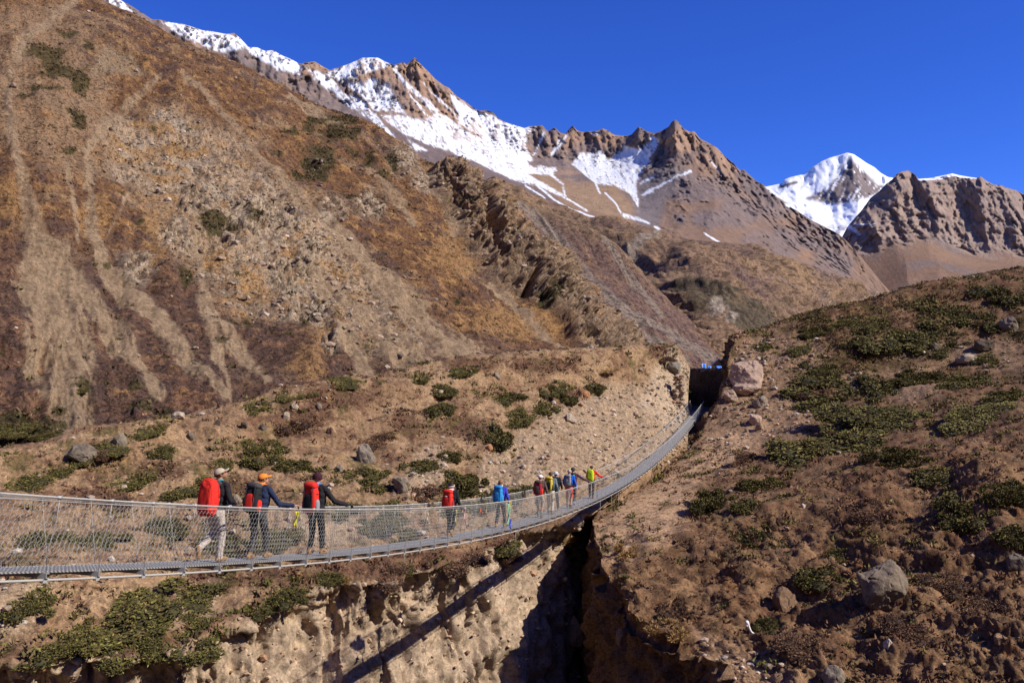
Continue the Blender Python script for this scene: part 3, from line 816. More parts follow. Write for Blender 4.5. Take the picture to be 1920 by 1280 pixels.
# ---- unseen valley side around and behind the camera, added to block low sky light
def sky_blocking_side():
    nu, nv = 120, 26
    S = np.zeros((nv, nu, 3))
    for j in range(nu):
        a = math.radians(52 + (j / (nu - 1)) * 238)          # clockwise from straight ahead: right, behind, left
        for i in range(nv):
            t = i / (nv - 1)
            r = 420 + 1500 * t
            S[i, j] = (math.sin(a) * r, math.cos(a) * r, -70 + 800 * t ** .9)
    P = S.reshape(-1, 3)
    n = ridged(P / 500.0, 4, seed=181)
    P[:, 2] += (n - .5) * 320 * np.repeat(np.linspace(0, 1, nv), nu)
    c = mixc(np.tile([[.19, .115, .07]], (len(P), 1)), (.12, .075, .055), sstep(-.2, .3, fbm(P / 150, 4, seed=182)))
    finish('sky_blocking_mountain', P.reshape(nv, nu, 3), c, MATS['valley_soil'])
sky_blocking_side()
# ------------------------------------------------------------------ the two banks of the gorge
def left_bank():
    pxs = [-300, 0, 200, 400, 600, 800, 950, 1060, 1150, 1220, 1264, 1290]
    crest = [(920, 46), (853, 52), (808, 56), (763, 61), (718, 67), (683, 74), (663, 80), (655, 84), (651, 88), (646, 91), (647, 93), (692, 94)]
    r2 = [(990, 42), (930, 46.5), (890, 50), (850, 54), (800, 60), (765, 66), (740, 72), (725, 77), (715, 82), (708, 86), (706, 89.5), (728, 91)]
    r3 = [(1050, 38.5), (1010, 41.5), (980, 45), (940, 49), (890, 53), (850, 58.5), (825, 64), (805, 69), (790, 74), (778, 79), (765, 84.5), (780, 87)]
    r4 = [(1120, 35.5), (1090, 37), (1065, 40), (1030, 44), (985, 47), (940, 52), (910, 56), (890, 60), (868, 65), (845, 70), (825, 76.5), (818, 80)]
    r5 = [(1265, 32.5), (1235, 34), (1215, 36), (1183, 38.5), (1098, 42.5), (1060, 46.5), (1012, 52), (975, 57), (940, 61), (897, 67), (862, 73), (846, 76)]
    rows = []
    for r in (crest, r2, r3, r4, r5):
        rows.append([W(x, y, d) for x, (y, d) in zip(pxs, r)])
    rows = [np.array(r) for r in rows]
    e = rows[-1]
    nst = len(pxs)
    rec = np.array([0, 0, 0, 0, 0, 0, 0, 3.0, 9, 12, 12, 12])          # the gully bites in on the right
    rx = np.array([0, 0, 0, 0, 0, 0, 0.0, 0.0, 0.6, 0.5, .5, .5])
    def off(dx, dy, dz, k):
        q = e.copy()
        q[:, 0] += dx + rx * k; q[:, 1] += dy + rec * k; q[:, 2] += dz
        return q
    lip = off(0, .0, -.5, .15)
    f1 = off(.05, .35, -1.5, .5)
    f2 = off(0, .0, -4.2, .9)
    f3 = off(0, -1.0, -8.5, 1.0)
    f4 = off(0, -4.0, -20, 1.0)
    f5 = off(0, -9.0, -50, 1.0)
    back = rows[0].copy(); back[:, 1] += 16; back[:, 2] -= 6
    back2 = rows[0].copy(); back2[:, 1] += 70; back2[:, 2] -= 34
    C = np.array([back2, back] + rows + [lip, f1, f2, f3, f4, f5])
    nv, nu = 370, 510
    S, tv, tu = grid_surface(C, nv, nu)
    P = S.reshape(-1, 3)
    V = np.repeat(tv, nu)
    N = face_cam(S, grid_normals(S)).reshape(-1, 3)
    px, py = proj(P)
    hill = sstep(6.35, 6.0, V + .18 * fbm(P / 2.5, 3, seed=131))          # 1 on the turf, 0 on the raw cliff
    cliff = 1 - hill
    n_big = fbm(P / 7.0, 3, seed=132)
    n_mid = fbm(P / 2.2, 4, .55, seed=133)
    n_sm = fbm(P / .7, 4, .6, seed=134)
    tus = np.abs(fbm(P / .55, 3, .6, seed=135))
    flute = ridged(np.stack([P[:, 0] / 2.6 + .25 * P[:, 2], P[:, 1] / 3.5, P[:, 2] / 7.0], 1), 4, .55, seed=136)
    cav = ridged(np.stack([P[:, 0] / 1.2, P[:, 1] / 1.6, P[:, 2] / 2.4], 1), 4, .55, seed=137)
    lump = fbm(P / .55, 4, .62, seed=138)
    nh = n_big * .8 + n_mid * .42 + n_sm * .15 + tus * .24
    fl1 = ridged(np.stack([(P[:, 0] + .35 * n_mid) / 2.2, P[:, 1] / 4.0, P[:, 2] / 9.0], 1), 4, .55, seed=138)
    fl2 = ridged(np.stack([(P[:, 0] + .2 * n_mid) / .9, P[:, 1] / 1.5, P[:, 2] / 6.0], 1), 3, .55, seed=139)
    fk = facets(P + .4 * np.stack([n_mid, n_mid, -n_mid], 1), (1.4, 1.4, 2.0), 140, 1.0, cliff)
    fk2 = facets(P, (.42, .42, .55), 141, 1.0, cliff)
    grit = fbm(P / .16, 2, .6, seed=142)
    run = fbm(np.stack([(P[:, 0] + .12 * n_sm) / .34, P[:, 1] / .8, P[:, 2] / 1.5], 1), 4, .62, seed=149)
    nc = (.55 - fl1) * 1.9 + (fl2 - .55) * .46 + fk * .16 + fk2 * .10 + run * .20 + grit * .07 + n_big * .7
    N = N * hill[:, None] + lean(N, .25) * cliff[:, None]
    # turf hangs over the brink here and there
    brink = np.exp(-((V - 6.15) / .22) ** 2) * sstep(-.1, .3, fbm(np.stack([P[:, 0] / 2.4, 0 * P[:, 0], 0 * P[:, 0]], 1), 3, seed=139))
    disp = hill * nh + cliff * nc + brink * .30
    near_b = sstep(3.0, .8, np.abs(P[:, 0] - (-11.19 + .33 * P[:, 1]))) * sstep(58, 64, P[:, 1])
    disp = disp * (1 - .85 * near_b * hill)
    disp *= np.where(V < 2.05, .55, 1.0)
    P2 = P + N * disp[:, None]
    sx_ = P[:, 0] - .25 * P[:, 1]
    bay = ridged(np.stack([sx_ / 5.0, 0 * sx_, P[:, 2] / 16], 1), 3, .6, seed=147) - .55
    bay2 = fbm(np.stack([sx_ / 1.7, 0 * sx_, P[:, 2] / 7], 1), 3, .6, seed=148)
    P2[:, 1] -= (bay * 3.4 + bay2 * .9) * sstep(5.1, 6.1, V) * sstep(64, 52, P[:, 1])
    px, py = proj(P2)
    # --- colours
    soil = np.array([0.330, 0.218, 0.132]); soil2 = np.array([0.262, 0.163, 0.096]); heath = np.array([0.118, 0.062, 0.040]); gravel = np.array([0.330, 0.240, 0.165])
    straw = np.array([0.31, 0.19, 0.075]); olive = np.array([0.092, 0.074, 0.026]); clay = np.array([0.430, 0.330, 0.245]); clay2 = np.array([0.350, 0.264, 0.196])
    f1n = fbm(P / 1.1, 5, .62, seed=141)
    f2n = fbm(P / 3.2, 5, .58, seed=142)
    f3n = fbm(P / .3, 3, .6, seed=143)
    c = np.tile(soil, (len(P), 1))
    c = mixc(c, soil2, sstep(-.15, .3, f2n))
    hm = sstep(.05, .28, f1n + .35 * f2n + .25 * f3n - .02)
    c = mixc(c, heath * 1.25, hm * .80)
    hp = np.full(len(P), -1.0)
    for (x, y, rx_, ry_) in [(640, 745, 100, 30), (880, 685, 60, 16), (1020, 685, 80, 20), (760, 790, 45, 25), (870, 800, 60, 25), (560, 780, 60, 35), (690, 1060, 160, 22), (520, 1080, 120, 22), (780, 920, 50, 26), (1080, 740, 40, 16), (720, 1040, 130, 20), (960, 1010, 90, 26), (170, 930, 80, 20), (430, 910, 60, 20), (1240, 660, 30, 14), (420, 1080, 70, 25), (60, 1080, 60, 20), (300, 880, 60, 18)]:
        hp = np.maximum(hp, 1 - np.hypot((px - x) / rx_, (py - y) / ry_))
    c = mixc(c, heath, sstep(-.1, .45, hp + .9 * f1n + .3 * f3n) * .88)
    gm = np.full(len(P), -1.0)
    for poly in ([(1285, 690), (1240, 720), (1130, 720), (1060, 760), (980, 800), (900, 860), (880, 930), (960, 930), (1060, 900), (1180, 880), (1290, 830)],
                 [(780, 850), (830, 830), (850, 900), (800, 940), (740, 930)], [(-50, 1100), (110, 1080), (60, 1180), (-50, 1220)], [(320, 1130), (420, 1080), (400, 1160), (300, 1190)], [(520, 960), (700, 970), (640, 1020), (540, 1010)]):
        gm = np.maximum(gm, sstep(-12, 14, poly_sd(px + 22 * f1n, py + 16 * f1n, poly)))
    c = mixc(c, gravel, gm * .85)
    c = mixc(c, np.array([0.42, 0.315, 0.225]), gm * sstep(.0, .3, f3n) * .6)
    om = sstep(.14, .34, fbm(P / 2.1, 4, .6, seed=144) + .3 * f3n) * (1 - gm)
    c = mixc(c, olive, om * .75)
    c = mixc(c, straw, sstep(.3, .5, fbm(P / 1.6, 4, .6, seed=145)) * .5)
    # raw earth of the cliff, with bedding and stones
    cc = np.tile(clay, (len(P), 1))
    cc = mixc(cc, clay2, sstep(-.2, .35, f2n + .3 * f1n))
    cc = mixc(cc, np.array([0.52, 0.385, 0.255]), sstep(.1, .4, fbm(np.stack([P[:, 0] / 3, P[:, 1] / 3, P[:, 2] / .5], 1), 3, seed=146)) * .45)
    cc *= (1 + .22 * f3n)[:, None]
    c = mixc(c, heath * 1.05, np.exp(-((V - 5.95) / .16) ** 2) * .8)
    nose = sstep(-20, 30, poly_sd(px, py, [(1040, 985), (1120, 940), (1240, 880), (1300, 830), (1300, 1000), (1040, 1050)]))
    c = mixc(c, soil * 1.08, nose * .7)
    wallm = sstep(-10, 12, poly_sd(px, py, [(1200, 760), (1225, 690), (1250, 660), (1262, 645), (1300, 690), (1300, 800), (1250, 800)]))
    c = mixc(c, clay * .98, wallm * .85)
    c = c * hill[:, None] * 1.03 + cc * cliff[:, None]
    c *= (.84 * (1 + .36 * f3n + .18 * f1n))[:, None] * np.array([[1.02, .98, .88]])
    c = np.clip(c, .015, .62)
    c = np.concatenate([c, np.clip(.6 + .4 * hill, 0, 1)[:, None]], 1)
    o = finish('far_bank_ground', P2.reshape(nv, nu, 3), c, ground_mat('bank_earth', 9.0, 0.9, 0.05, .30, gscale2=7.0, spk=3.2, dark=.38, light=.35))
    return o, dict(P=P2.reshape(nv, nu, 3), hill=hill.reshape(nv, nu), px=px.reshape(nv, nu), py=py.reshape(nv, nu), gm=gm.reshape(nv, nu), hp=hp.reshape(nv, nu))

def right_hill():
    T = [  # e, c1 .. c6 for each row, far to near
        [(1376, 632, 96), (1430, 615, 95), (1510, 588, 91), (1600, 568, 85), (1720, 535, 78), (1920, 500, 69), (2250, 430, 60)],
        [(1371, 672, 91), (1430, 660, 89), (1510, 640, 83), (1610, 615, 76), (1740, 585, 69), (1930, 560, 61), (2250, 520, 53)],
        [(1366, 720, 87), (1420, 705, 84), (1500, 690, 77), (1610, 665, 69), (1750, 640, 62), (1940, 625, 54), (2250, 600, 47)],
        [(1335, 780, 82), (1400, 765, 77), (1490, 745, 69), (1610, 725, 61), (1760, 705, 54), (1950, 700, 47.5), (2250, 690, 42)],
        [(1298, 838, 76), (1375, 820, 69), (1480, 800, 61), (1610, 785, 53), (1770, 780, 47), (1960, 780, 42), (2250, 780, 37)],
        [(1245, 887, 68), (1340, 870, 62), (1460, 860, 53), (1610, 850, 46.5), (1780, 850, 41.5), (1970, 850, 37.5), (2250, 860, 33.5)],
        [(1132, 960, 60.5), (1310, 920, 54), (1445, 915, 46.5), (1610, 915, 41), (1780, 920, 37), (1970, 925, 34), (2250, 940, 31)],
        [(1130, 1005, 56), (1300, 990, 46.5), (1440, 985, 40.5), (1610, 985, 36), (1780, 1000, 33), (1970, 1010, 31), (2250, 1020, 28.5)],
        [(1165, 1090, 50), (1320, 1070, 39), (1450, 1065, 35), (1620, 1070, 31.5), (1790, 1085, 29.5), (1970, 1100, 28), (2250, 1110, 26.5)],
        [(1225, 1175, 46), (1350, 1150, 33.5), (1470, 1150, 31), (1630, 1160, 28.5), (1800, 1175, 27), (1970, 1190, 26), (2250, 1200, 25)],
        [(1320, 1235, 43), (1400, 1225, 29.5), (1500, 1230, 28), (1640, 1245, 26.5), (1800, 1260, 25.2), (1970, 1280, 24.5), (2250, 1290, 23.5)],
        [(1410, 1290, 40), (1470, 1300, 27), (1560, 1320, 25.8), (1680, 1340, 24.5), (1820, 1360, 23.5), (1970, 1380, 22.8), (2250, 1400, 22)],
        [(1500, 1420, 36), (1560, 1430, 23.5), (1640, 1440, 23), (1740, 1460, 22.3), (1850, 1480, 21.8), (1980, 1500, 21.2), (2250, 1520, 20.5)],
    ]
    w = {0: [(-.1, .2, -2.5), (-.3, .5, -6.5)], 1: [(-.1, .2, -2.5), (-.3, .5, -6)], 2: [(-.15, .2, -2), (-.4, .4, -4.5)],
         3: [(-.6, .3, -1.2), (-1.5, .5, -4)], 4: [(-.6, .4, -1.5), (-1.5, .8, -5)], 5: [(-.6, .8, -2), (-1.2, 2, -8)]}
    # the slope keeps a steady fall to the left, away from its western edge line
    E = np.array([W(*r[0]) for r in T])[::-1]
    def depth(px, py):
        D = np.linspace(30, 112, 1200)
        ground = np.interp(D, E[:, 1], E[:, 2]) + .20 * ((px - CX) / FPX * D - np.interp(D, E[:, 1], E[:, 0])) - np.maximum(36 - D, 0) * .9
        ray = (HY - py) / FPX * D
        k = np.nonzero(ray <= ground)[0]
        return float(D[k[0]]) if len(k) else 100.0
    G = []
    for i, r in enumerate(T):
        pts = [W(*r[0])] + [W(x, y, depth(x, y)) for x, y, d in r[1:]]
        o1, o2 = w.get(i, [(-.35, .8, -3.6), (-.6, 2.4, -12)])
        e = pts[0]
        o3 = (o2[0] - .6, o2[1] + 1, o2[2] - 30)
        G.append([e + np.array(o3), e + np.array(o2), e + np.array(o1), e + np.array((-.05, .05, -.35))] + pts)
    G = np.array(G)
    b1 = G[0].copy(); b1[:, 1] += 18; b1[:, 2] -= 4; b1[:, 0] += 3
    b2 = G[0].copy(); b2[:, 1] += 60; b2[:, 2] -= 34; b2[:, 0] += 6
    lo = G[-1].copy(); lo[:, 1] -= 3; lo[:, 2] -= 10
    lo2 = G[-1].copy(); lo2[:, 1] -= 4; lo2[:, 2] -= 40
    C = np.concatenate([[b2, b1], G, [lo, lo2]])
    nv, nu = 440, 350
    S, tv, tu = grid_surface(C, nv, nu)
    P = S.reshape(-1, 3)
    TU, TV = np.meshgrid(tu, tv); U, V = TU.ravel(), TV.ravel()
    N = face_cam(S, grid_normals(S)).reshape(-1, 3)
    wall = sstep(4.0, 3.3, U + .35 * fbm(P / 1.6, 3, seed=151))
    n_big = fbm(P / 6.0, 3, seed=152)
    n_mid = fbm(P / 1.9, 4, .55, seed=153)
    terr = fbm(np.stack([P[:, 0] / 5.0, P[:, 1] / 5.0, P[:, 2] / .55], 1), 3, .55, seed=154)       # cattle-track ledges
    n_sm = fbm(P / .5, 4, .62, seed=155)
    tus = np.abs(fbm(P / .38, 3, .6, seed=156))
    cav = ridged(np.stack([P[:, 0] / 2.0, P[:, 1] / 2.0, P[:, 2] / 3.5], 1), 4, .55, seed=157)
    lowp = sstep(64, 48, P[:, 1])
    disp = (1 - wall) * (n_big * .6 + n_mid * (.32 + .26 * lowp) + terr * .50 * lowp + n_sm * (.18 + .12 * lowp) + (ridged(P / .9, 4, .65, seed=158) - .5) * .30 * lowp + tus * .10 * lowp + fbm(P / 3.6, 3, seed=159) * .85 * lowp) + wall * ((cav - .5) * 2.0 + n_mid * .5 + n_sm * .15)
    # a rib that runs down to the big boulder and casts shade on its left
    bx, by = proj(P)
    rib = streak(bx, by, [(1640, 880, 20), (1630, 950, 30), (1625, 1010, 34), (1640, 1070, 30)])
    disp += sstep(-1.0, 1.0, rib) * .28
    for (x, y, rr, hh) in [(1860, 930, 70, .8), (1790, 1000, 60, .5), (1700, 1180, 80, .5), (1880, 1040, 50, .5), (1560, 1240, 50, .5), (1900, 1180, 60, .5)]:
        disp += hh * sstep(-.5, .8, 1 - np.hypot(bx - x, by - y) / rr)
    near_b = sstep(3.2, 1.0, np.abs(P[:, 0] - (-11.19 + .33 * P[:, 1]))) * sstep(52, 62, P[:, 1])
    disp *= (1 - .9 * near_b * (1 - wall))
    P2 = P + N * disp[:, None]
    q1 = np.stack([P[:, 1] / 4.5, P[:, 2] / 9, 0 * P[:, 0]], 1)
    P2[:, 0] += (fbm(q1, 4, .6, seed=166) * 1.9 - .1) * sstep(5.3, 4.0, U) * sstep(58, 52, P[:, 1])
    px, py = proj(P2)
    soil = np.array([0.250, 0.165, 0.100]); soil2 = np.array([0.190, 0.115, 0.070]); heath = np.array([0.110, 0.060, 0.036]); gravel = np.array([0.27, 0.190, 0.130]); olive = np.array([0.072, 0.058, 0.020])
    rust = np.array([0.20, 0.098, 0.040])
    f1n = fbm(P / .9, 5, .62, seed=161)
    f2n = fbm(P / 3.4, 5, .58, seed=162)
    f3n = fbm(P / .26, 3, .6, seed=163)
    c = np.tile(soil, (len(P), 1))
    c = mixc(c, soil2, sstep(-.2, .3, f2n + .3 * f1n))
    c = mixc(c, heath, sstep(-.02, .28, f1n + .25 * f3n + .1 * f2n) * .85)
    c = mixc(c, rust, sstep(.22, .45, fbm(P / 2.0, 4, .6, seed=164) + .2 * f3n) * .55)
    gm = np.full(len(P), -1.0)
    for poly in ([(1375, 640), (1460, 620), (1560, 650), (1540, 690), (1480, 720), (1500, 760), (1560, 770), (1480, 830), (1400, 840), (1310, 830), (1340, 770)],
                 [(1640, 640), (1800, 640), (1920, 640), (1920, 700), (1760, 680), (1680, 670)], [(1560, 700), (1700, 690), (1720, 740), (1600, 740)], [(1300, 1180), (1430, 1230), (1560, 1300), (1350, 1300)],
                 [(1660, 690), (1760, 690), (1760, 740), (1690, 760)]):
        gm = np.maximum(gm, sstep(-16, 16, poly_sd(px + 24 * f1n, py + 16 * f1n, poly)))
    c = mixc(c, gravel * 1.1, gm * .88)
    c = mixc(c, np.array([0.36, 0.265, 0.20]), gm * sstep(.05, .3, f3n) * .5)
    nose = sstep(-20, 40, poly_sd(px, py, [(1100, 970), (1180, 910), (1240, 870), (1320, 825), (1430, 790), (1400, 870), (1310, 910), (1290, 990), (1230, 1040), (1110, 1060)]))
    c = mixc(c, np.array([0.54, 0.395, 0.275]), nose * .9)
    up = sstep(830, 700, py)
    om = sstep(.12, .32, fbm(P / 2.6, 4, .6, seed=165) + .25 * f3n + .12 * up) * (1 - .8 * gm) * (.45 + .55 * up)
    c = mixc(c, olive, om * .85)
    c = mixc(c, np.array([0.13, 0.088, 0.06]), wall * .85)  # gully wall coloured darker, to deepen the shade it lies in
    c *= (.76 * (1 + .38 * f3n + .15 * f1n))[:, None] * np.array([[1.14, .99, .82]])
    c = np.clip(c, .012, .6)
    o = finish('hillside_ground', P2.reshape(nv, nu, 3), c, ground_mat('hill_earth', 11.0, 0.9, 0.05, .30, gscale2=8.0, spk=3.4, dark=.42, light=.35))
    return o, dict(P=P2.reshape(nv, nu, 3), hill=(1 - wall).reshape(nv, nu), px=px.reshape(nv, nu), py=py.reshape(nv, nu), gm=gm.reshape(nv, nu))

bank_obj, BANK = left_bank()
hill_obj, HILL = right_hill()

# ---- shaded end wall of the cutting and the terrace behind it
return_terrace = []
def terrace():
    # plan of the wall foot: from far left to near right, so it looks away from the sun
    a = np.array([18.9, 101.5]); b = np.array([23.0, 92.5])
    nu, nv = 60, 60
    S = np.zeros((nv, nu, 3))
    for j in range(nu):
        t = j / (nu - 1)
        q = a + (b - a) * t
        top = 0.50 - 0.05 * t
        for i in range(nv):
            s = i / (nv - 1)
            if s < .5:                                   # terrace top running back
                k = (1 - s / .5)
                S[i, j] = (q[0] + 26 * k * k, q[1] + 110 * k * k, top + .3 * k)
            else:
                k = (s - .5) / .5
                S[i, j] = (q[0] - .25 * k, q[1] - .1 * k, top - 6.5 * k)
    P = S.reshape(-1, 3)
    n = fbm(P / 1.2, 4, .6, seed=171)
    P = P + np.stack([n * .3, n * .25, n * .16], 1)
    c = mixc(np.tile([[.06, .045, .035]], (len(P), 1)), (.09, .07, .055), sstep(-.2, .3, n))  # near-black base colour puts the end wall's shade into the earth
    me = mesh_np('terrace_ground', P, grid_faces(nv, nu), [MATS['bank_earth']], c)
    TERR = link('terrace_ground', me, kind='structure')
    return_terrace.append((TERR, a, b))
    # floor of the cutting where the bridge lands
    n2 = 40
    x = np.linspace(14.5, 24, n2); y = np.linspace(84.5, 103, n2)
    X, Y = np.meshgrid(x, y)
    Z = np.interp(Y, [84.5, 88, 103], [-6.5, -4.15, -3.2])
    Pf = np.stack([X.ravel(), Y.ravel(), Z.ravel()], 1)
    Pf[:, 2] += .15 * fbm(Pf / 1.0, 3, seed=172)
    c = np.tile([[.23, .16, .105]], (len(Pf), 1)) * (1 + .2 * fbm(Pf / .4, 3, seed=173))[:, None]
    link('cutting_floor', mesh_np('cutting_floor', Pf, grid_faces(n2, n2), [MATS['bank_earth']], c), kind='structure')
terrace()

# ---- the bank the photographer stands on (behind and below the view)
def near_bank():
    n = 50
    xs = np.linspace(-30, 40, n); ys = np.linspace(-25, 9, n)
    X, Y = np.meshgrid(xs, ys)
    Z = -1.75 - np.maximum(Y - 1.0, 0) ** 1.5 * 2.6
    P = np.stack([X.ravel(), Y.ravel(), Z.ravel()], 1)
    P[:, 2] += .12 * fbm(P / 1.3, 3, seed=175)
    c = np.tile([[.25, .17, .11]], (len(P), 1)) * (1 + .3 * fbm(P / .6, 3, seed=176))[:, None]
    link('near_bank_ground', mesh_np('near_bank_ground', P, grid_faces(n, n), [MATS['bank_earth']], c), kind='structure')
near_bank()
# ------------------------------------------------------------------ small mesh builders
def tubes(A, B, r, sides=3, ra=None):
    """many thin straight wires at once -> verts, quads."""
    A = np.asarray(A, float); B = np.asarray(B, float)
    d = B - A
    L = np.linalg.norm(d, axis=1)[:, None] + 1e-9
    d = d / L
    ref = np.where(np.abs(d[:, 2:3]) > .9, np.array([[1., 0, 0]]), np.array([[0, 0, 1.]]))
    u = np.cross(d, ref); u /= np.linalg.norm(u, axis=1)[:, None] + 1e-9
    v = np.cross(d, u)
    r = np.broadcast_to(np.asarray(r, float).reshape(-1, 1), (len(A), 1))
    r2 = r if ra is None else np.broadcast_to(np.asarray(ra, float).reshape(-1, 1), (len(A), 1))
    vs_ = []
    for k in range(sides):
        a = 2 * math.pi * k / sides
        o = math.cos(a) * u + math.sin(a) * v
        vs_.append(A + o * r); vs_.append(B + o * r2)
    V = np.stack(vs_, 1).reshape(-1, 3)
    base = np.arange(len(A))[:, None] * (2 * sides)
    F = []
    for k in range(sides):
        k2 = (k + 1) % sides
        F.append(base + np.array([[2 * k, 2 * k2, 2 * k2 + 1, 2 * k + 1]]))
    return V, np.stack(F, 1).reshape(-1, 4)

def path_tube(pts, r, sides=8):
    """one swept tube through pts with closed ends -> verts, faces list."""
    pts = np.asarray(pts, float)
    n = len(pts)
    r = np.broadcast_to(np.asarray(r, float), (n,))
    t = np.gradient(pts, axis=0)
    t /= np.linalg.norm(t, axis=1)[:, None] + 1e-12
    ref = np.array([0, 0, 1.0]) if abs(t[0][2]) < .9 else np.array([1.0, 0, 0])
    V = []
    for i in range(n):
        u = np.cross(t[i], ref); u /= np.linalg.norm(u) + 1e-9
        w = np.cross(t[i], u)
        for k in range(sides):
            a = 2 * math.pi * k / sides
            V.append(pts[i] + r[i] * (math.cos(a) * u + math.sin(a) * w))
    F = []
    for i in range(n - 1):
        for k in range(sides):
            k2 = (k + 1) % sides
            F.append((i * sides + k, i * sides + k2, (i + 1) * sides + k2, (i + 1) * sides + k))
    F.append(tuple(range(sides))[::-1]); F.append(tuple((n - 1) * sides + k for k in range(sides)))
    return [tuple(v) for v in V], F

def mesh_py(name, V, F, mat, smooth=True):
    me = bpy.data.meshes.new(name)
    me.from_pydata([tuple(v) for v in V], [], [tuple(f) for f in F])
    me.update()
    for p in me.polygons:
        p.use_smooth = smooth
    if mat is not None:
        me.materials.append(mat)
    return me

def box_vf(x0, x1, y0, y1, z0, z1, base=0):
    V = [(x0, y0, z0), (x1, y0, z0), (x1, y1, z0), (x0, y1, z0), (x0, y0, z1), (x1, y0, z1), (x1, y1, z1), (x0, y1, z1)]
    F = [(0, 3, 2, 1), (4, 5, 6, 7), (0, 1, 5, 4), (1, 2, 6, 5), (2, 3, 7, 6), (3, 0, 4, 7)]
    return V, [tuple(i + base for i in f) for f in F]

def boxes(name, bl, mat, bevel=0.0):
    V, F = [], []
    for b in bl:
        v, f = box_vf(*b, base=len(V))
        V += v; F += f
    me = mesh_py(name, V, F, mat, False)
    if bevel:
        bm = bmesh.new(); bm.from_mesh(me)
        bmesh.ops.bevel(bm, geom=bm.edges[:], offset=bevel, segments=1, affect='EDGES')
        bm.to_mesh(me); bm.free()
    return me

def thing(name, label, cat, loc=(0, 0, 0), rotz=0.0, group=None):
    o = bpy.data.objects.new(name, None)
    COL.objects.link(o)
    o.empty_display_size = .2
    o.location = loc
    o.rotation_euler = (0, 0, rotz)
    o['label'] = label; o['category'] = cat
    if group:
        o['group'] = group
    return o

# ------------------------------------------------------------------ suspension bridge
_bd = np.array([(4, -.9), (12.5, -2.68), (16.97, -3.47), (18.27, -3.71), (20.4, -4.08), (28.06, -5.08), (32.46, -5.54), (37.2, -6.0), (41.4, -6.21), (45.7, -6.32), (59.3, -6.26), (70.2, -5.68), (82.3, -4.6), (88, -3.85)])
_bf = np.polyfit(_bd[:, 0], _bd[:, 1], 3)
def bz(D):
    return np.polyval(_bf, D)
def bx(D):
    return -11.19 + .33 * D
BT2 = np.array([.33, 1.0]) / math.hypot(.33, 1.0)
BN = np.array([BT2[1], -BT2[0], 0.0])                   # to the right of the walker
BRIDGE_YAW = -math.atan2(BT2[0], BT2[1])
def bpt(D, side=0.0, up=0.0):
    return np.array([bx(D), D, bz(D)]) + BN * side + np.array([0, 0, up])

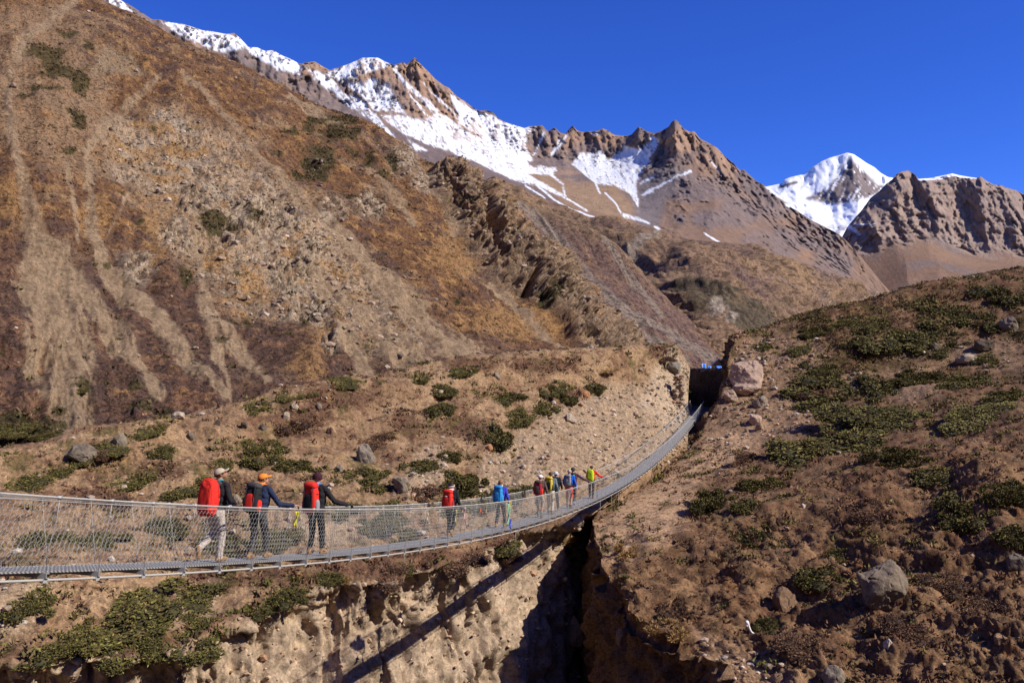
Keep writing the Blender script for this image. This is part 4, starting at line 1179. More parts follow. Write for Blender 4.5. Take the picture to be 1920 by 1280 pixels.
def build_bridge():
    steel = plain_mat('galvanised_steel', (0.40, 0.39, 0.37), .6, .3, .18, 14, .1)
    cable = plain_mat('steel_cable', (0.46, 0.43, 0.38), .6, .35, .2, 60, .4)
    wire = plain_mat('netting_wire', (0.40, 0.39, 0.37), .5, .3, .1, 20)
    deckm = bpy.data.materials.new('deck_mesh'); deckm.use_nodes = True
    nt = deckm.node_tree; b = nt.nodes['Principled BSDF']
    b.inputs['Roughness'].default_value = .75; b.inputs['Metallic'].default_value = .0; b.inputs['Specular IOR Level'].default_value = .2
    tc = nt.nodes.new('ShaderNodeTexCoord')
    w1 = nt.nodes.new('ShaderNodeTexWave'); w1.bands_direction = 'DIAGONAL'; w1.inputs['Scale'].default_value = 9; w1.inputs['Distortion'].default_value = 1.2
    mp = nt.nodes.new('ShaderNodeMapping'); mp.inputs['Scale'].default_value = (-1, 1, 1)
    w2 = nt.nodes.new('ShaderNodeTexWave'); w2.bands_direction = 'DIAGONAL'; w2.inputs['Scale'].default_value = 9; w2.inputs['Distortion'].default_value = 1.2
    nt.links.new(tc.outputs['Object'], w1.inputs['Vector']); nt.links.new(tc.outputs['Object'], mp.inputs['Vector']); nt.links.new(mp.outputs[0], w2.inputs['Vector'])
    mx = nt.nodes.new('ShaderNodeMath'); mx.operation = 'MAXIMUM'
    nt.links.new(w1.outputs['Fac'], mx.inputs[0]); nt.links.new(w2.outputs['Fac'], mx.inputs[1])
    rp = nt.nodes.new('ShaderNodeValToRGB')
    rp.color_ramp.elements[0].position = .45; rp.color_ramp.elements[0].color = (.10, .097, .092, 1)
    rp.color_ramp.elements[1].position = .85; rp.color_ramp.elements[1].color = (.30, .288, .27, 1)
    nt.links.new(mx.outputs[0], rp.inputs['Fac']); nt.links.new(rp.outputs['Color'], b.inputs['Base Color'])
    bp = nt.nodes.new('ShaderNodeBump'); bp.inputs['Strength'].default_value = .8; bp.inputs['Distance'].default_value = .01
    nt.links.new(mx.outputs[0], bp.inputs['Height']); nt.links.new(bp.outputs[0], b.inputs['Normal'])

    D0, D1 = 3.5, 89.0
    root = thing('suspension_bridge', 'long steel cable footbridge with wire netting sides sagging across the gorge', 'footbridge', bpt(D0), 0)
    inv = np.array(root.location)
    step = .93
    Ds = np.arange(D0, D1, step)
    Df = np.linspace(D0, D1, 160)
    HALF, RAIL, RH = .44, .66, 1.05
    # cables
    for s in (-1, 1):
        for nm, side, up, r in (('main_cable', .47, -.115, .021), ('handrail_cable', RAIL, RH, .017), ('netting_wire', RAIL - .005, RH - .055, .006)):
            pts = np.array([bpt(d, s * side, up) for d in Df]) - inv
            v, f = path_tube(pts, r, 6)
            link(nm, mesh_py(nm, v, f, cable if 'cable' in nm else wire), root)
    # crossbeams, deck panels, hangers, clamps
    beam = boxes('crossbeam', [(-.53, .53, -.028, -.020, -.085, -.015), (-.53, .53, -.020, .030, -.085, -.077), (-.53, .53, -.020, .030, -.023, -.015),
                               (-.50, -.44, -.035, .036, -.150, -.087), (.44, .50, -.035, .036, -.150, -.087)], steel)
    Lb = step * math.hypot(.33, 1)
    pan = boxes('deck_panel', [(-HALF, HALF, .004, Lb - .004, -.012, .002), (-HALF - .012, -HALF - .001, .004, Lb - .004, -.013, .012), (HALF + .001, HALF + .012, .004, Lb - .004, -.013, .012)], deckm)
    hv, hf = path_tube([(0, 0, 0), (0, .03, .35), (0, -.01, .7), (0, 0, 1)], .0050, 5)
    hang = mesh_py('hanger', hv, hf, wire)
    cv, cf = path_tube([(-.0, -.03, 0), (0, .03, 0)], .028, 6)
    clamp = mesh_py('rail_clamp', cv, cf, steel)
    rng = random.Random(4)
    for i, d in enumerate(Ds):
        p = bpt(d); q = bpt(d + step)
        t = q - p; L = np.linalg.norm(t); t /= L
        up = np.cross(BN, t)
        M = Matrix(((BN[0], t[0], up[0], p[0] - inv[0]), (BN[1], t[1], up[1], p[1] - inv[1]), (BN[2], t[2], up[2], p[2] - inv[2]), (0, 0, 0, 1)))
        o = link('crossbeam', beam, root); o.matrix_local = M
        o = link('deck_panel', pan, root); o.matrix_local = M @ Matrix.Diagonal((1, L / Lb, 1, 1))
        for s in (-1, 1):
            a = bpt(d, s * .49, -.03) - inv
            b2 = bpt(d + .06 + rng.uniform(-.05, .05), s * RAIL, RH) - inv
            v = Vector(b2 - a)
            o = link('hanger', hang, root)
            o.matrix_local = Matrix.Translation(Vector(a)) @ v.to_track_quat('Z', 'Y').to_matrix().to_4x4() @ Matrix.Diagonal((1, 1, v.length, 1))
            o = link('rail_clamp', clamp, root)
            o.matrix_local = Matrix.Translation(Vector(b2)) @ Matrix(((BN[0], t[0], up[0], 0), (BN[1], t[1], up[1], 0), (BN[2], t[2], up[2], 0), (0, 0, 0, 1)))
    # hexagonal netting, near half finer than far half
    for s in (-1, 1):
        VV, FF, nb = [], [], 0
        for (da, db, w, rows, r, amp) in ((D0, 40, .098, 12, .0029, .024), (40, D1, .19, 6, .0022, .040)):
            nc = int((db - da) * 1.053 / (w / 2))
            cidx = np.arange(nc + 1)
            dd = da + (db - da) * cidx / nc
            bxp = np.stack([bx(dd), dd, bz(dd)], 1)
            X = np.zeros((rows + 1, nc + 1, 3))
            for rr in range(rows + 1):
                zig = np.where((cidx + rr) % 2 == 0, 1.0, -1.0) * amp
                h = rr / rows * (RH - .03) + (zig if 0 < rr < rows else 0)
                k = h / RH
                q = np.stack([dd * .7, np.full(nc + 1, rr * .35), np.zeros(nc + 1)], 1)
                bul = .035 * noise3(q, 5 + s) * np.sin(np.pi * np.clip(k, 0, 1))
                wob = .018 * noise3(q * 6, 9 + s)
                side = s * (.45 + (RAIL - .45) * k + bul)
                X[rr] = bxp + BN[None] * side[:, None] if np.ndim(side) else bxp + BN[None] * side
                X[rr, :, 2] += h + wob * (0 < rr < rows)
                X[rr, :, 1] += wob * (0 < rr < rows)
            A = [X[:, :-1].reshape(-1, 3)]; B = [X[:, 1:].reshape(-1, 3)]
            for rr in range(rows):
                k = (cidx + rr) % 2 == 0
                A.append(X[rr][k]); B.append(X[rr + 1][k])
            A = np.concatenate(A) - inv; B = np.concatenate(B) - inv
            v, f = tubes(A, B, r)
            VV.append(v); FF.append(f + nb); nb += len(v)
        link('wire_netting', mesh_np('wire_netting', np.concatenate(VV), np.concatenate(FF), [wire]), root)
    # loose wires hanging under the deck
    for d, L in ((33.0, .9), (46.2, 1.1), (48.8, 1.7), (50.5, 1.4), (24.0, .4)):
        a = bpt(d, .45, -.1) - inv
        v, f = path_tube([a, a + np.array([.01, 0, -L * .5]), a + np.array([-.005, 0, -L])], .006, 5)
        link('loose_wire', mesh_py('loose_wire', v, f, wire), root)
    # landing of rough masonry at the far end
    stone = plain_mat('masonry', (.26, .2, .145), .95, 0, .35, 3, .8, dist=.05)
    rs = random.Random(9)
    for k in range(46):
        d = 86.2 + rs.random() * 2.6; sd = rs.uniform(-1.0, 1.25); z = -.32 - .30 * (k % 5) + rs.uniform(-.05, .05)
        w, h = rs.uniform(.28, .55), rs.uniform(.18, .28)
        p = bpt(d, sd, z) - inv
        me = rock_mesh('landing_stone', k % 5, .42)
        o = link('landing_stone', me, root)
        o.location = p; o.scale = (w * .6, w * .6, h * .62); o.rotation_euler = (rs.uniform(-.15, .15), rs.uniform(-.15, .15), rs.random() * 6)
    return root

# ------------------------------------------------------------------ rocks
ROCK_CACHE = {}
def ico(sub):
    bm = bmesh.new()
    bmesh.ops.create_icosphere(bm, subdivisions=sub, radius=1.0)
    V = np.array([v.co[:] for v in bm.verts]); F = np.array([[v.index for v in f.verts] for f in bm.faces])
    bm.free()
    return V, F
ICO1, ICO2, ICO3, ICO4, ICO5 = ico(1), ico(2), ico(3), ico(4), ico(5)

def rock_shape(V, seed, rough=.35):
    """a weathered block: sphere cut by random planes, then chipped."""
    rs = np.random.RandomState(seed)
    P = V.copy()
    n = rs.normal(size=(11, 3)); n /= np.linalg.norm(n, axis=1)[:, None]
    d = rs.uniform(.55, .92, 11)
    for k in range(11):
        h = P @ n[k] - d[k]
        P -= np.maximum(h, 0)[:, None] * n[k][None] * .93
    f = facets(P, .55, seed, 1.0)
    P += P / (np.linalg.norm(P, axis=1)[:, None] + 1e-6) * (f * .10 * rough * 2 + fbm(P * 2.2, 3, seed=seed) * .10 * rough * 2)[:, None]
    return P

def rock_mesh(name, seed, rough=.35, mat=None):
    key = (seed, rough, mat.name if mat else 0)
    if key not in ROCK_CACHE:
        V, F = ICO2
        m = mat or plain_mat('masonry', (.26, .2, .145), .95, 0, .35, 3, .8, dist=.05)
        ROCK_CACHE[key] = mesh_np(name, rock_shape(V, seed + 50, rough), F, [m], smooth=False)
    return ROCK_CACHE[key]

bridge = build_bridge()
# ------------------------------------------------------------------ standing things on the ground
def bvh_of(o):
    me = o.data
    n = len(me.vertices)
    co = np.zeros(n * 3, np.float32); me.vertices.foreach_get('co', co)
    li = np.zeros(len(me.loops), np.int32); me.loops.foreach_get('vertex_index', li)
    return BVHTree.FromPolygons(co.reshape(-1, 3).tolist(), li.reshape(-1, 4).tolist())
BV = {'bank': bvh_of(bank_obj), 'hill': bvh_of(hill_obj), 'slope': bvh_of(bpy.data.objects['mountain_slope'])}

def drop(px, py, which=('bank', 'hill')):
    """where the line of sight through a photo pixel meets the ground."""
    d = Vector(((px - CX) / FPX, 1.0, (HY - py) / FPX)).normalized()
    best = None
    for w in which:
        h = BV[w].ray_cast(Vector((0, 0, 0)), d)
        if h[0] is not None and (best is None or h[3] < best[3]):
            best = h
    return best

# ---- boulders that can be told apart
def boulder(px, py, w, h, label, col, seed, cat='boulder', which=('bank', 'hill'), sink=.55, depth=.8, name='boulder', tilt=0.0, rough=.4, vein=None):
    hit = drop(px, py + h * .38, which)
    if hit is None:
        return
    p = hit[0]; D = p.y
    W_, H_ = w / FPX * D * .94, h / FPX * D * .92
    V, F = ICO5 if w > 50 else ICO4
    P = rock_shape(V, seed, rough)
    lo, hi = P.min(0), P.max(0)
    P = (P - (lo + hi) / 2) / (hi - lo)
    P = P * np.array([W_, W_ * depth, H_ * (1 + sink)])
    a = math.radians(tilt)
    R = np.array([[math.cos(a), 0, math.sin(a)], [0, 1, 0], [-math.sin(a), 0, math.cos(a)]])
    P = P @ R.T
    P[:, 2] += H_ * (.5 - sink / 2)
    n = fbm(P / (W_ * .22), 5, .6, seed=seed)
    n2 = fbm(np.stack([P[:, 0], P[:, 1], P[:, 2] * 3], 1) / (W_ * .3), 3, .6, seed=seed + 3)
    c = np.array(col)[None] * np.array([[.92, .85, .74]]) * (1 + .45 * n + .3 * n2)[:, None]
    if vein is not None:
        c = mixc(c, vein, sstep(.1, .35, n2 + .3 * n) * .6)
    me = mesh_np(name, P, F, [MATS['rock_face']], np.clip(c, .02, .7), smooth=False)
    o = link(name, me, label=label, category=cat)
    o.location = p
    o.rotation_euler = (0, 0, (seed * 1.7) % .6 - .3)
    return o
ground_mat('rock_face', 6.0, .7, .05, .25, gscale2=9.0)
G1 = (.225, .195, .165); G2 = (.17, .148, .128); PK = (.38, .29, .25); TN = (.32, .225, .15); PW = (.40, .345, .29); OR = (.36, .195, .11); DK = (.12, .098, .082)
for a in [
    (150, 848, 66, 30, 'dark split boulder on the left crest, its left end in shade', G2, 1),
    (224, 825, 32, 27, 'grey boulder beside the dark split boulder on the crest', G1, 2),
    (333, 778, 28, 13, 'pale flat slab on the skyline of the left bank', PW, 3),
    (686, 851, 40, 36, 'large grey boulder alone in the middle of the far bank', (.21, .185, .165), 4),
    (752, 907, 36, 28, 'grey boulder half hidden behind a russet bush near the bridge', G1, 5),
    (553, 760, 15, 12, 'small pale boulder upper of a close pair on brown heath', PW, 6),
    (537, 778, 14, 12, 'small pale boulder lower of a close pair on brown heath', (.36, .31, .26), 7),
    (598, 761, 13, 11, 'small grey block high on the far bank left of the lone boulder', G1, 8),
    (493, 800, 15, 13, 'small dark stone above the green shrubs of the left bank', DK, 9),
    (622, 806, 18, 13, 'brown broken stone up slope of the large lone boulder', TN, 10),
    (636, 878, 16, 14, 'pale stone just left below the large lone boulder', G1, 11),
    (931, 703, 16, 11, 'grey stone standing high on the skyline side of the far bank', G1, 12),
    (1094, 737, 28, 14, 'flat orange stone below the round bush by the gravel', OR, 13),
    (408, 791, 12, 12, 'black-looking pointed stone on the upper left bank', DK, 14),
    (357, 817, 18, 13, 'dark cracked stone among tufts below the pale slab', G2, 15),
    (458, 797, 14, 13, 'rounded dark stone right of the pointed stone', DK, 16),
    (124, 905, 14, 10, 'tan stone low on the left bank above the handrail', TN, 17),
    (232, 913, 16, 10, 'pale shard in brown heath just above the handrail', PW, 18),
    (445, 935, 20, 18, 'grey stone between the two leftmost hikers', G1, 19),
    (828, 735, 20, 9, 'light flat stone under a dark juniper near the skyline', PW, 20),
    (918, 838, 14, 12, 'orange stone at the top edge of the gravel chute', OR, 21),
    (1070, 782, 26, 15, 'pale tilted block in the upper gravel', PW, 22),
    (1263, 686, 34, 19, 'grey block jutting out above the dry-stone pier', (.24, .225, .215), 24),
    (1402, 700, 76, 48, 'biggest boulder, pinkish and banded, beside the dark cutting', PK, 25),
    (1402, 728, 64, 18, 'low pink slab at the foot of the biggest boulder', PK, 26),
    (1369, 741, 30, 22, 'pale broken block left under the biggest boulder', (.36, .28, .23), 27),
    (1424, 753, 34, 22, 'flat topped grey boulder below the banded pink one', (.26, .215, .18), 28),
    (1416, 786, 26, 18, 'pale pink angular stone lower on the bare ground', (.46, .35, .29), 29),
    (1424, 798, 16, 14, 'tan stone leaning under the pale pink angular one', TN, 30),
    (1891, 608, 36, 26, 'grey pointed boulder near the right skyline', G1, 31),
    (1650, 1090, 100, 78, 'large fractured grey boulder low on the right hillside', (.20, .165, .135), 32),
    (1666, 1206, 18, 18, 'small white rounded stone below the fractured boulder', (.50, .45, .41), 33),
    (1472, 1122, 52, 42, 'brown half buried rock left of the fractured boulder', (.19, .125, .085), 34),
    (1562, 1264, 46, 34, 'layered grey slab at the bottom of the right hillside', G1, 35),
    (1876, 1197, 30, 18, 'rounded brown stone near the lower right corner', (.27, .18, .12), 36),
    (1812, 672, 44, 18, 'pale grey rock pile on the right hillside', (.32, .27, .225), 37),
    (1905, 1050, 42, 26, 'grey rock at the right edge in the shade of a dark shrub', G2, 38),
    (1505, 948, 10, 9, 'tiny white pebble-like stone on the bare brown slope', (.55, .5, .45), 39),
    (1845, 648, 40, 20, 'dark angular rock between shrubs upper right', DK, 40),
    (1754, 650, 24, 16, 'dark round rock left of the dark angular one', DK, 41),
    (1080, 1175, 34, 44, 'clay block leaning at the foot of the shaded recess', (.36, .265, .18), 42),
    (1165, 1190, 24, 24, 'rounded stone stuck in the shaded gully wall', (.2, .15, .11), 43),
]:
    boulder(*a)

# ---- dry-stone pier under the jutting block
def pier():
    hit = drop(1272, 760, ('bank',))
    if hit is None:
        return
    p = hit[0]
    root = thing('dry_stone_pier', 'narrow pier of stacked stones under the jutting grey block', 'stone pier', p - Vector((0, .4, 0)))
    rs = random.Random(3)
    z = 0
    for k in range(15):
        h = rs.uniform(.15, .30)
        n = rs.choice((1, 2, 2))
        for q in range(n):
            me = rock_mesh('stone', rs.randrange(9), .42, plain_mat('pier_stone_%d' % (k % 3), [(.30, .22, .15), (.24, .185, .14), (.36, .23, .15)][k % 3], .95, 0, .3, 3, .7, dist=.04))
            o = link('stone', me, root)
            o.location = ((q - (n - 1) / 2) * .46 + rs.uniform(-.14, .14), rs.uniform(.05, .35) + k * .03, z + h / 2)
            o.scale = (rs.uniform(.24, .40) * (1.35 if n == 1 else 1), .42, h * rs.uniform(.6, .8))
            o.rotation_euler = (rs.uniform(-.2, .2), rs.uniform(-.22, .22), rs.uniform(-.6, .6))
        z += h * .9
pier()

# ---- rubble along the brow of the dark end wall
def brow():
    o0, a, b = return_terrace[0]
    rs = random.Random(12)
    for k in range(34):
        t = rs.random()
        q = a + (b - a) * t
        o = link('rubble_stone', rock_mesh('rubble_stone', rs.randrange(9), .42), o0)
        s = rs.uniform(.10, .34)
        o.location = (q[0] + rs.uniform(-.25, .3), q[1] + rs.uniform(-.1, .4), .46 - .05 * t + rs.uniform(-.22, .06))
        o.scale = (s, s, s * .65)
        o.rotation_euler = (rs.uniform(-.3, .3), rs.uniform(-.3, .3), rs.random() * 6)
brow()

# ---- loose stones nobody could count
def scatter_stones(name, D, n, wfun, smin, smax, seed, cols, label, top=450):
    rs = np.random.RandomState(seed)
    P = D['P'].reshape(-1, 3); px = D['px'].ravel(); py = D['py'].ravel()
    w = wfun(D, P, px, py)
    w = w * (px > -60) * (px < 1980) * (py > top) * (py < 1330)
    area = P[:, 1] ** 2
    w = np.maximum(w, 0)
    k = rs.choice(len(P), n, p=w / w.sum())
    q = P[k] + rs.normal(size=(n, 3)) * .05
    size = smin * (smax / smin) ** (rs.random_sample(n) ** 2.6)
    V0, F0 = ICO1
    out = np.zeros((n, len(V0), 3))
    col = np.zeros((n, len(V0), 3))
    protos = [rock_shape(V0, 200 + i, .5) for i in range(8)]
    cols = np.array(cols)
    for i in range(n):
        a = rs.random_sample() * 6.28
        ca, sa = math.cos(a), math.sin(a)
        b = protos[i & 7] * np.array([rs.uniform(.7, 1.2), rs.uniform(.7, 1.2), rs.uniform(.45, .8)]) * size[i]
        out[i, :, 0] = b[:, 0] * ca - b[:, 1] * sa + q[i, 0]
        out[i, :, 1] = b[:, 0] * sa + b[:, 1] * ca + q[i, 1]
        out[i, :, 2] = b[:, 2] + q[i, 2] + size[i] * .2
        col[i] = cols[rs.randint(len(cols))] * rs.uniform(.65, 1.3)
    F = (F0[None] + (np.arange(n) * len(V0))[:, None, None]).reshape(-1, 3)
    me = mesh_np(name, out.reshape(-1, 3), F, [MATS['stone_col']], col.reshape(-1, 3), smooth=False)
    return link(name, me, kind='stuff', label=label, category='stones')
col_mat('stone_col', .9, .2)
SC = [(.44, .35, .27), (.38, .28, .20), (.48, .41, .34), (.32, .23, .16), (.44, .26, .16), (.27, .22, .18)]
def w_grav(D, P, px, py):
    return np.clip(D['gm'], 0, 1) * D['hill'] * P[:, 1].reshape(D['P'].shape[:2]).ravel()[:, None].reshape(D['gm'].shape) if False else (np.clip(D['gm'], 0, 1) * D['hill']).ravel() * P[:, 1] ** 2
def w_all(D, P, px, py):
    n = fbm(P / 3.0, 3, seed=181)
    return (.15 + sstep(-.1, .3, n)) * D['hill'].ravel() * P[:, 1] ** 2
def w_cliff(D, P, px, py):
    return (1 - D['hill'].ravel()) * sstep(1320, 1250, py) * P[:, 1] ** 2 * (px < 1120) * (px > 50)
def w_rocky(D, P, px, py):
    return (D['gm'].ravel() ** 2 + .04) * P[:, 1] ** 2 * (px < 1230)
def w_bush(D, P, px, py):
    return (sstep(-.1, .5, D['grn'].ravel()) * 6 + sstep(.1, .3, fbm(P / 22., 3, seed=195)) + .08) * D['hill'].ravel() * P[:, 1] ** 2 * (px < 1230)
scatter_stones('slope_rocks', SLOPE, 3000, w_rocky, .7, 3.6, 6, [(.34, .26, .19), (.29, .21, .15), (.38, .30, .23), (.24, .18, .13)], 'loose rocks and outcrops on the great slope', 0)
scatter_stones('loose_stones', BANK, 6200, w_grav, .035, .30, 1, SC, 'loose grey and tan stones of the gravel chute on the far bank')
scatter_stones('scattered_stones', BANK, 4000, w_all, .03, .30, 2, [(.38, .3, .22), (.3, .22, .15), (.42, .36, .3), (.22, .17, .13)], 'small stones scattered over the turf of the far bank')
scatter_stones('cliff_stones', BANK, 1300, w_cliff, .04, .28, 3, [(.40, .29, .19), (.36, .25, .16), (.44, .33, .23), (.38, .22, .13)], 'stones stuck in the raw earth cliff below the bridge')
scatter_stones('hill_gravel', HILL, 4800, w_grav, .035, .30, 4, SC, 'pale gravel and stones beside the cutting on the right hillside')
scatter_stones('hill_stones', HILL, 2400, w_all, .02, .22, 5, [(.30, .22, .16), (.25, .18, .12), (.36, .29, .23), (.2, .15, .11)], 'small stones scattered over the right hillside')

# ------------------------------------------------------------------ shrubs
def spray_mesh(name, seed, n, pal, lobes=6, flat=.55, blade=(.10, .17), wid=.045, up=.35, core=(.05, .044, .018), small=1.0):
    rs = np.random.RandomState(seed)
    ang = rs.random_sample(lobes) * 6.28
    rad = rs.random_sample(lobes) ** .6 * .78
    lc = np.stack([np.cos(ang) * rad, np.sin(ang) * rad, np.zeros(lobes)], 1)
    lr = rs.uniform(.22, .44, lobes) * (small if small < 1 else 1) * (rs.uniform(.6, 1.25, lobes) if small < 1 else 1)
    lh = lr * rs.uniform(.6, 1.5, lobes) * flat / .55
    which = rs.randint(lobes, size=n)
    d = rs.normal(size=(n, 3)); d[:, 2] = np.abs(d[:, 2]) * .9 + .02
    d /= np.linalg.norm(d, axis=1)[:, None]
    rr = rs.uniform(.72, 1.08, n) * (1 + .22 * noise3(d * 2.6 + which[:, None] * 3.1, seed))
    p = lc[which] + d * rr[:, None] * np.stack([lr[which], lr[which], lh[which]], 1)
    V, F, Cc = [], [], []
    pal = np.array(pal)
    nb = 0
    tone = rs.randint(len(pal), size=n)
    clump = noise3(p * 3.0, seed + 2)
    for b in range(3):
        o = d * .8 + rs.normal(size=(n, 3)) * .55 + np.array([0, 0, up])
        o /= np.linalg.norm(o, axis=1)[:, None]
        s = np.cross(o, rs.normal(size=(n, 3))); s /= np.linalg.norm(s, axis=1)[:, None] + 1e-9
        L = rs.uniform(*blade, n)[:, None]
        w = wid * rs.uniform(.6, 1.3, n)[:, None]
        a = p - s * w * .5; c = p + s * w * .5; t = p + o * L; m = p + o * L * .55
        V.append(np.stack([a, m - s * w * .8, t, m + s * w * .8, c], 1).reshape(-1, 3))
        i = np.arange(n)[:, None] * 5 + nb
        F.append(np.concatenate([i + np.array([[0, 1, 4]]), i + np.array([[1, 3, 4]]), i + np.array([[1, 2, 3]])]))
        nb += n * 5
        col = pal[tone] * (rs.uniform(.6, 1.4, n) * (1 + .45 * clump))[:, None]
        Cc.append(np.repeat(col, 5, 0))
    # woody mass inside
    V0, F0 = ICO2
    for k in range(lobes):
        q = V0.copy(); q[:, 2] = np.maximum(q[:, 2], -.15)
        q = q * np.array([lr[k], lr[k], lh[k]]) * .72 * (1 + .18 * noise3(V0 * 2 + k, seed))[:, None] + lc[k]
        V.append(q); F.append(F0 + nb); nb += len(q)
        Cc.append(np.tile(core, (len(q), 1)) * (1 + .5 * noise3(V0 * 4 + k, seed + 5))[:, None])
    return mesh_np(name, np.concatenate(V), np.concatenate(F), [MATS['leaf_col']], np.clip(np.concatenate(Cc), .008, .6), smooth=False)
col_mat('leaf_col', .8, .15)
JUN = [(.118, .108, .026), (.150, .128, .034), (.092, .088, .022), (.175, .138, .044), (.135, .092, .040), (.09, .07, .03)]
RUS = [(.14, .072, .042), (.18, .092, .05), (.11, .06, .04), (.21, .125, .065)]
STR = [(.34, .20, .075), (.28, .16, .06), (.40, .26, .11)]
JP = [spray_mesh('juniper_foliage', 300 + i, 1700, JUN, 13, .55, (.055, .11), .030) for i in range(5)]
JB = [spray_mesh('juniper_mat', 310 + i, 5600, JUN, 34, .62, (.035, .080), .018, small=.55) for i in range(3)]
RP = [spray_mesh('russet_foliage', 320 + i, 2000, RUS, 9, .45, (.05, .11), .018, .5, (.05, .03, .02)) for i in range(2)]
SP = [spray_mesh('straw_grass', 330 + i, 420, STR, 4, .45, (.16, .34), .022, .9, (.14, .085, .035)) for i in range(2)]

def shrub(px, py, w, h, label, kind='j', k=0, which=('bank', 'hill'), group=None):
    hit = drop(px, py + h * .32, which)
    if hit is None:
        return
    p, nrm = hit[0], hit[1]
    D = p.y
    R = w / FPX * D * .58
    proto = {'j': JP, 'r': RP, 's': SP}[kind]
    me = proto[k % len(proto)]
    if kind == 'j' and R > 1.5:
        me = JB[k % 3]
    name = {'j': 'juniper_shrub', 'r': 'russet_bush', 's': 'dry_grass_tuft'}[kind]
    o = link(name, me, label=label, category={'j': 'shrub', 'r': 'bush', 's': 'grass tuft'}[kind])
    if group:
        o['group'] = group
    if nrm.z < 0:
        nrm = -nrm
    tilt = Vector((-.12, -.40, 1.0)).normalized() if px > 1290 else Vector((.03, -.36, 1.0)).normalized()
    o.rotation_euler = (tilt.to_track_quat('Z', 'Y') @ Matrix.Rotation(k * 1.9 + px * .01, 3, 'Z').to_quaternion()).to_euler()
    hz = max(.35, min(1.5, (h / w) * 1.9))
    ax = .85 + ((px * 13 + py * 7) % 10) * .05
    o.scale = (R * ax * 1.1, R / ax * 1.1, R * hz * .62)
    o.location = p - Vector((0, 0, R * .06))
    return o
